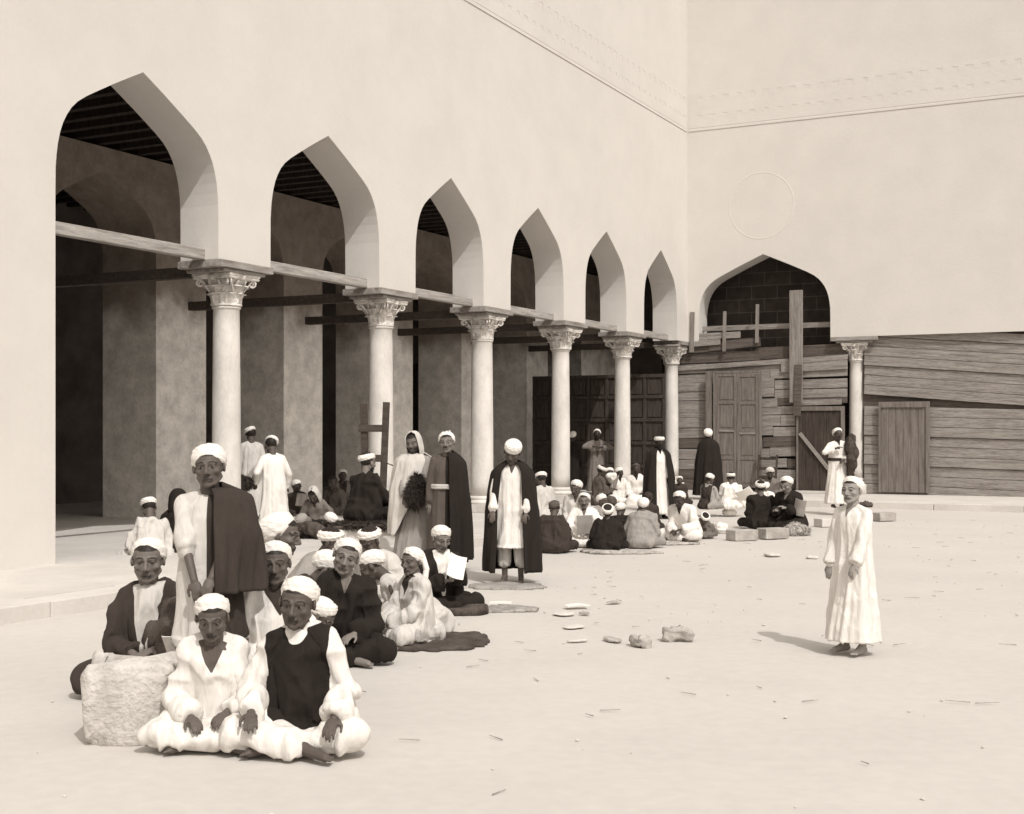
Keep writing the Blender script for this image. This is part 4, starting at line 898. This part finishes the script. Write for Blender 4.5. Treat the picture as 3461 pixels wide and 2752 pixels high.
bundle('heap of white cloth beside the black hooded figure at the left', 585, 1888, (.16, .14, .16))
bundle('white cloth bundle on the step before the open book', 2465, 1745, (.15, .12, .09))
bundle('pale sack lying at the left of the plain black robe', 2440, 1800, (.11, .10, .09))
bundle('white cloth heap between the raised arm boy and the broad man in grey', 2150, 1728, (.26, .16, .20))
bundle('dark bundle on the step at the feet of the man with the rug', 2925, 1716, (.16, .12, .07), 'matd', ST)
# paper and board among the boys
leafpaper('white paper held out beside the solemn boy at the lower left', Vector((-1130 / 545, 8.15, .44)), face_rot(10, -30, 12), .13, .16)
bundle('heap of dark cloaks on the ground between the solemn boy and the standing boy', 604, 2330, (.24, .24, .36), 'matd')
o = obj('wooden_board', MB().box(-.42, .42, -.06, .06, 0, .03), 'plank', None, bevel=.006); o.location = ground_at(1200, 2190) + Vector((0, 0, .012)); o.rotation_euler = (0, 0, D(-38)); setp(o, 'pale wooden board lying on the ground inside the seated ring', 'board', None, 'thing')
# hewn blocks and kerb stones
def block(label, px, py, sx, sy, sz, rot, mt='block', name='hewn_block', z0=0, bev=.012):
    p = ground_at(px, py, z0); mb = MB().box(-sx / 2, sx / 2, -sy / 2, sy / 2, 0, sz); o = obj(name, mb, mt, None, bevel=bev); o.location = p; o.rotation_euler = (0, 0, D(rot)); return setp(o, label, 'block', None, 'thing')
block('left one of two hewn blocks on the ground behind the plain black robe', 2508, 1826, .46, .26, .17, 28)
block('right one of two hewn blocks on the ground behind the plain black robe', 2612, 1820, .46, .26, .17, 26)
block('worn block beside the kneeling man in black at the right', 2790, 1780, .34, .26, .15, 24, 'paving')
block('rough block at the right edge of the court before the pale door', 2985, 1760, .4, .3, .16, 24, 'block')

M['palestone'] = surf('pale_rough_stone', .36, .56, 7, bump=.9, bscale=30, dist=.02)
def rock(label, px, py, r, seed, mt='stone', grp=None, ex=.62, up_=.75, name='loose_stone', am=.5):
    mb = MB(); mb.ell((0, 0, 0), (1, 1, 1), None, 40, 26); me = mb.mesh('stone')
    co = arr(me); co = np.sign(co) * np.abs(co) ** ex; co *= np.array(r); me.vertices.foreach_set('co', co.ravel()); me.update(); rough_mesh(me, min(r) * am, 5 / max(r) * .5, seed)
    o = obj(name, me, mt, smooth=True); o.location = ground_at(px, py) + Vector((0, 0, r[2] * up_)); o.rotation_euler = (0, 0, seed * 1.0 if seed != 12 else .1); return setp(o, label, 'stone', grp, 'thing')
rock('large pale rough stone block in the left foreground hiding the lap of the solemn boy', 455, 2490, (.25, .19, .23), 12, 'palestone', None, .22, .95, 'stone_block', .22)
gs = 'loose stones on the court floor'
rock('largest loose stone lying alone on the open floor, rightmost of the row', 2290, 2162, (.125, .07, .055), 3, grp=gs)
rock('dark sided loose stone left of the largest one', 2165, 2182, (.10, .06, .045), 5, grp=gs)
rock('low flat stone left of the dark sided stone', 2070, 2166, (.11, .05, .014), 2, grp=gs)
rock('pale flat slab fragment between the reader and the open floor', 1905, 2078, (.10, .09, .012), 4, 'paving', gs)
rock('thin dark stone chip beside the pale slab fragment', 1975, 2076, (.05, .03, .012), 6, grp=gs)
rock('curved flat stone chip below the pale slab fragment', 1940, 2122, (.11, .06, .012), 7, 'paving', gs)
rock('flat stone patch nearest the hewn blocks', 2610, 1878, (.14, .10, .02), 8, 'paving', gs)
rock('small flat stone patch between the blocks and the walking boy', 2745, 1888, (.08, .06, .02), 9, 'paving', gs)
rock('thin curved chip right of the curved flat chip', 2075, 2038, (.09, .03, .010), 10, grp=gs)
rock('long low chip left of the low flat stone', 1950, 2168, (.09, .03, .010), 13, 'paving', gs)
leafpaper('pale folded sheet lying on the open floor above the pale slab fragment', ground_at(1950, 2055) + Vector((0, 0, .02)), rx(D(90)) @ ry(D(20)), .24, .12, bend=.012)
rnd = random.Random(5); mb = MB()
for k in range(420):
    X = rnd.uniform(-3, 12); Y = rnd.uniform(6.0, 30); r = rnd.uniform(.004, .012); mb.ell((X, Y, .0), (r * rnd.uniform(1, 1.8), r, r * .6), rz(rnd.random() * 3), 7, 5)
setp(obj('gravel', mb, 'paving'), kind='stuff')
mb = MB()
for k in range(260):
    X = rnd.uniform(-1.5, 12); Y = rnd.uniform(6.0, 26); a = rnd.random() * 3.1; L_ = rnd.uniform(.03, .16); dx, dy = math.cos(a) * L_, math.sin(a) * L_ * .7
    mb.cap((X, Y, .006), (X + dx, Y + dy, .009), .004, .002, 5); 
setp(obj('straw', mb, 'mat'), kind='stuff')
for r in REP: 
    if r[1] < .82 or r[1] > 1.14: print('SCALE', r)
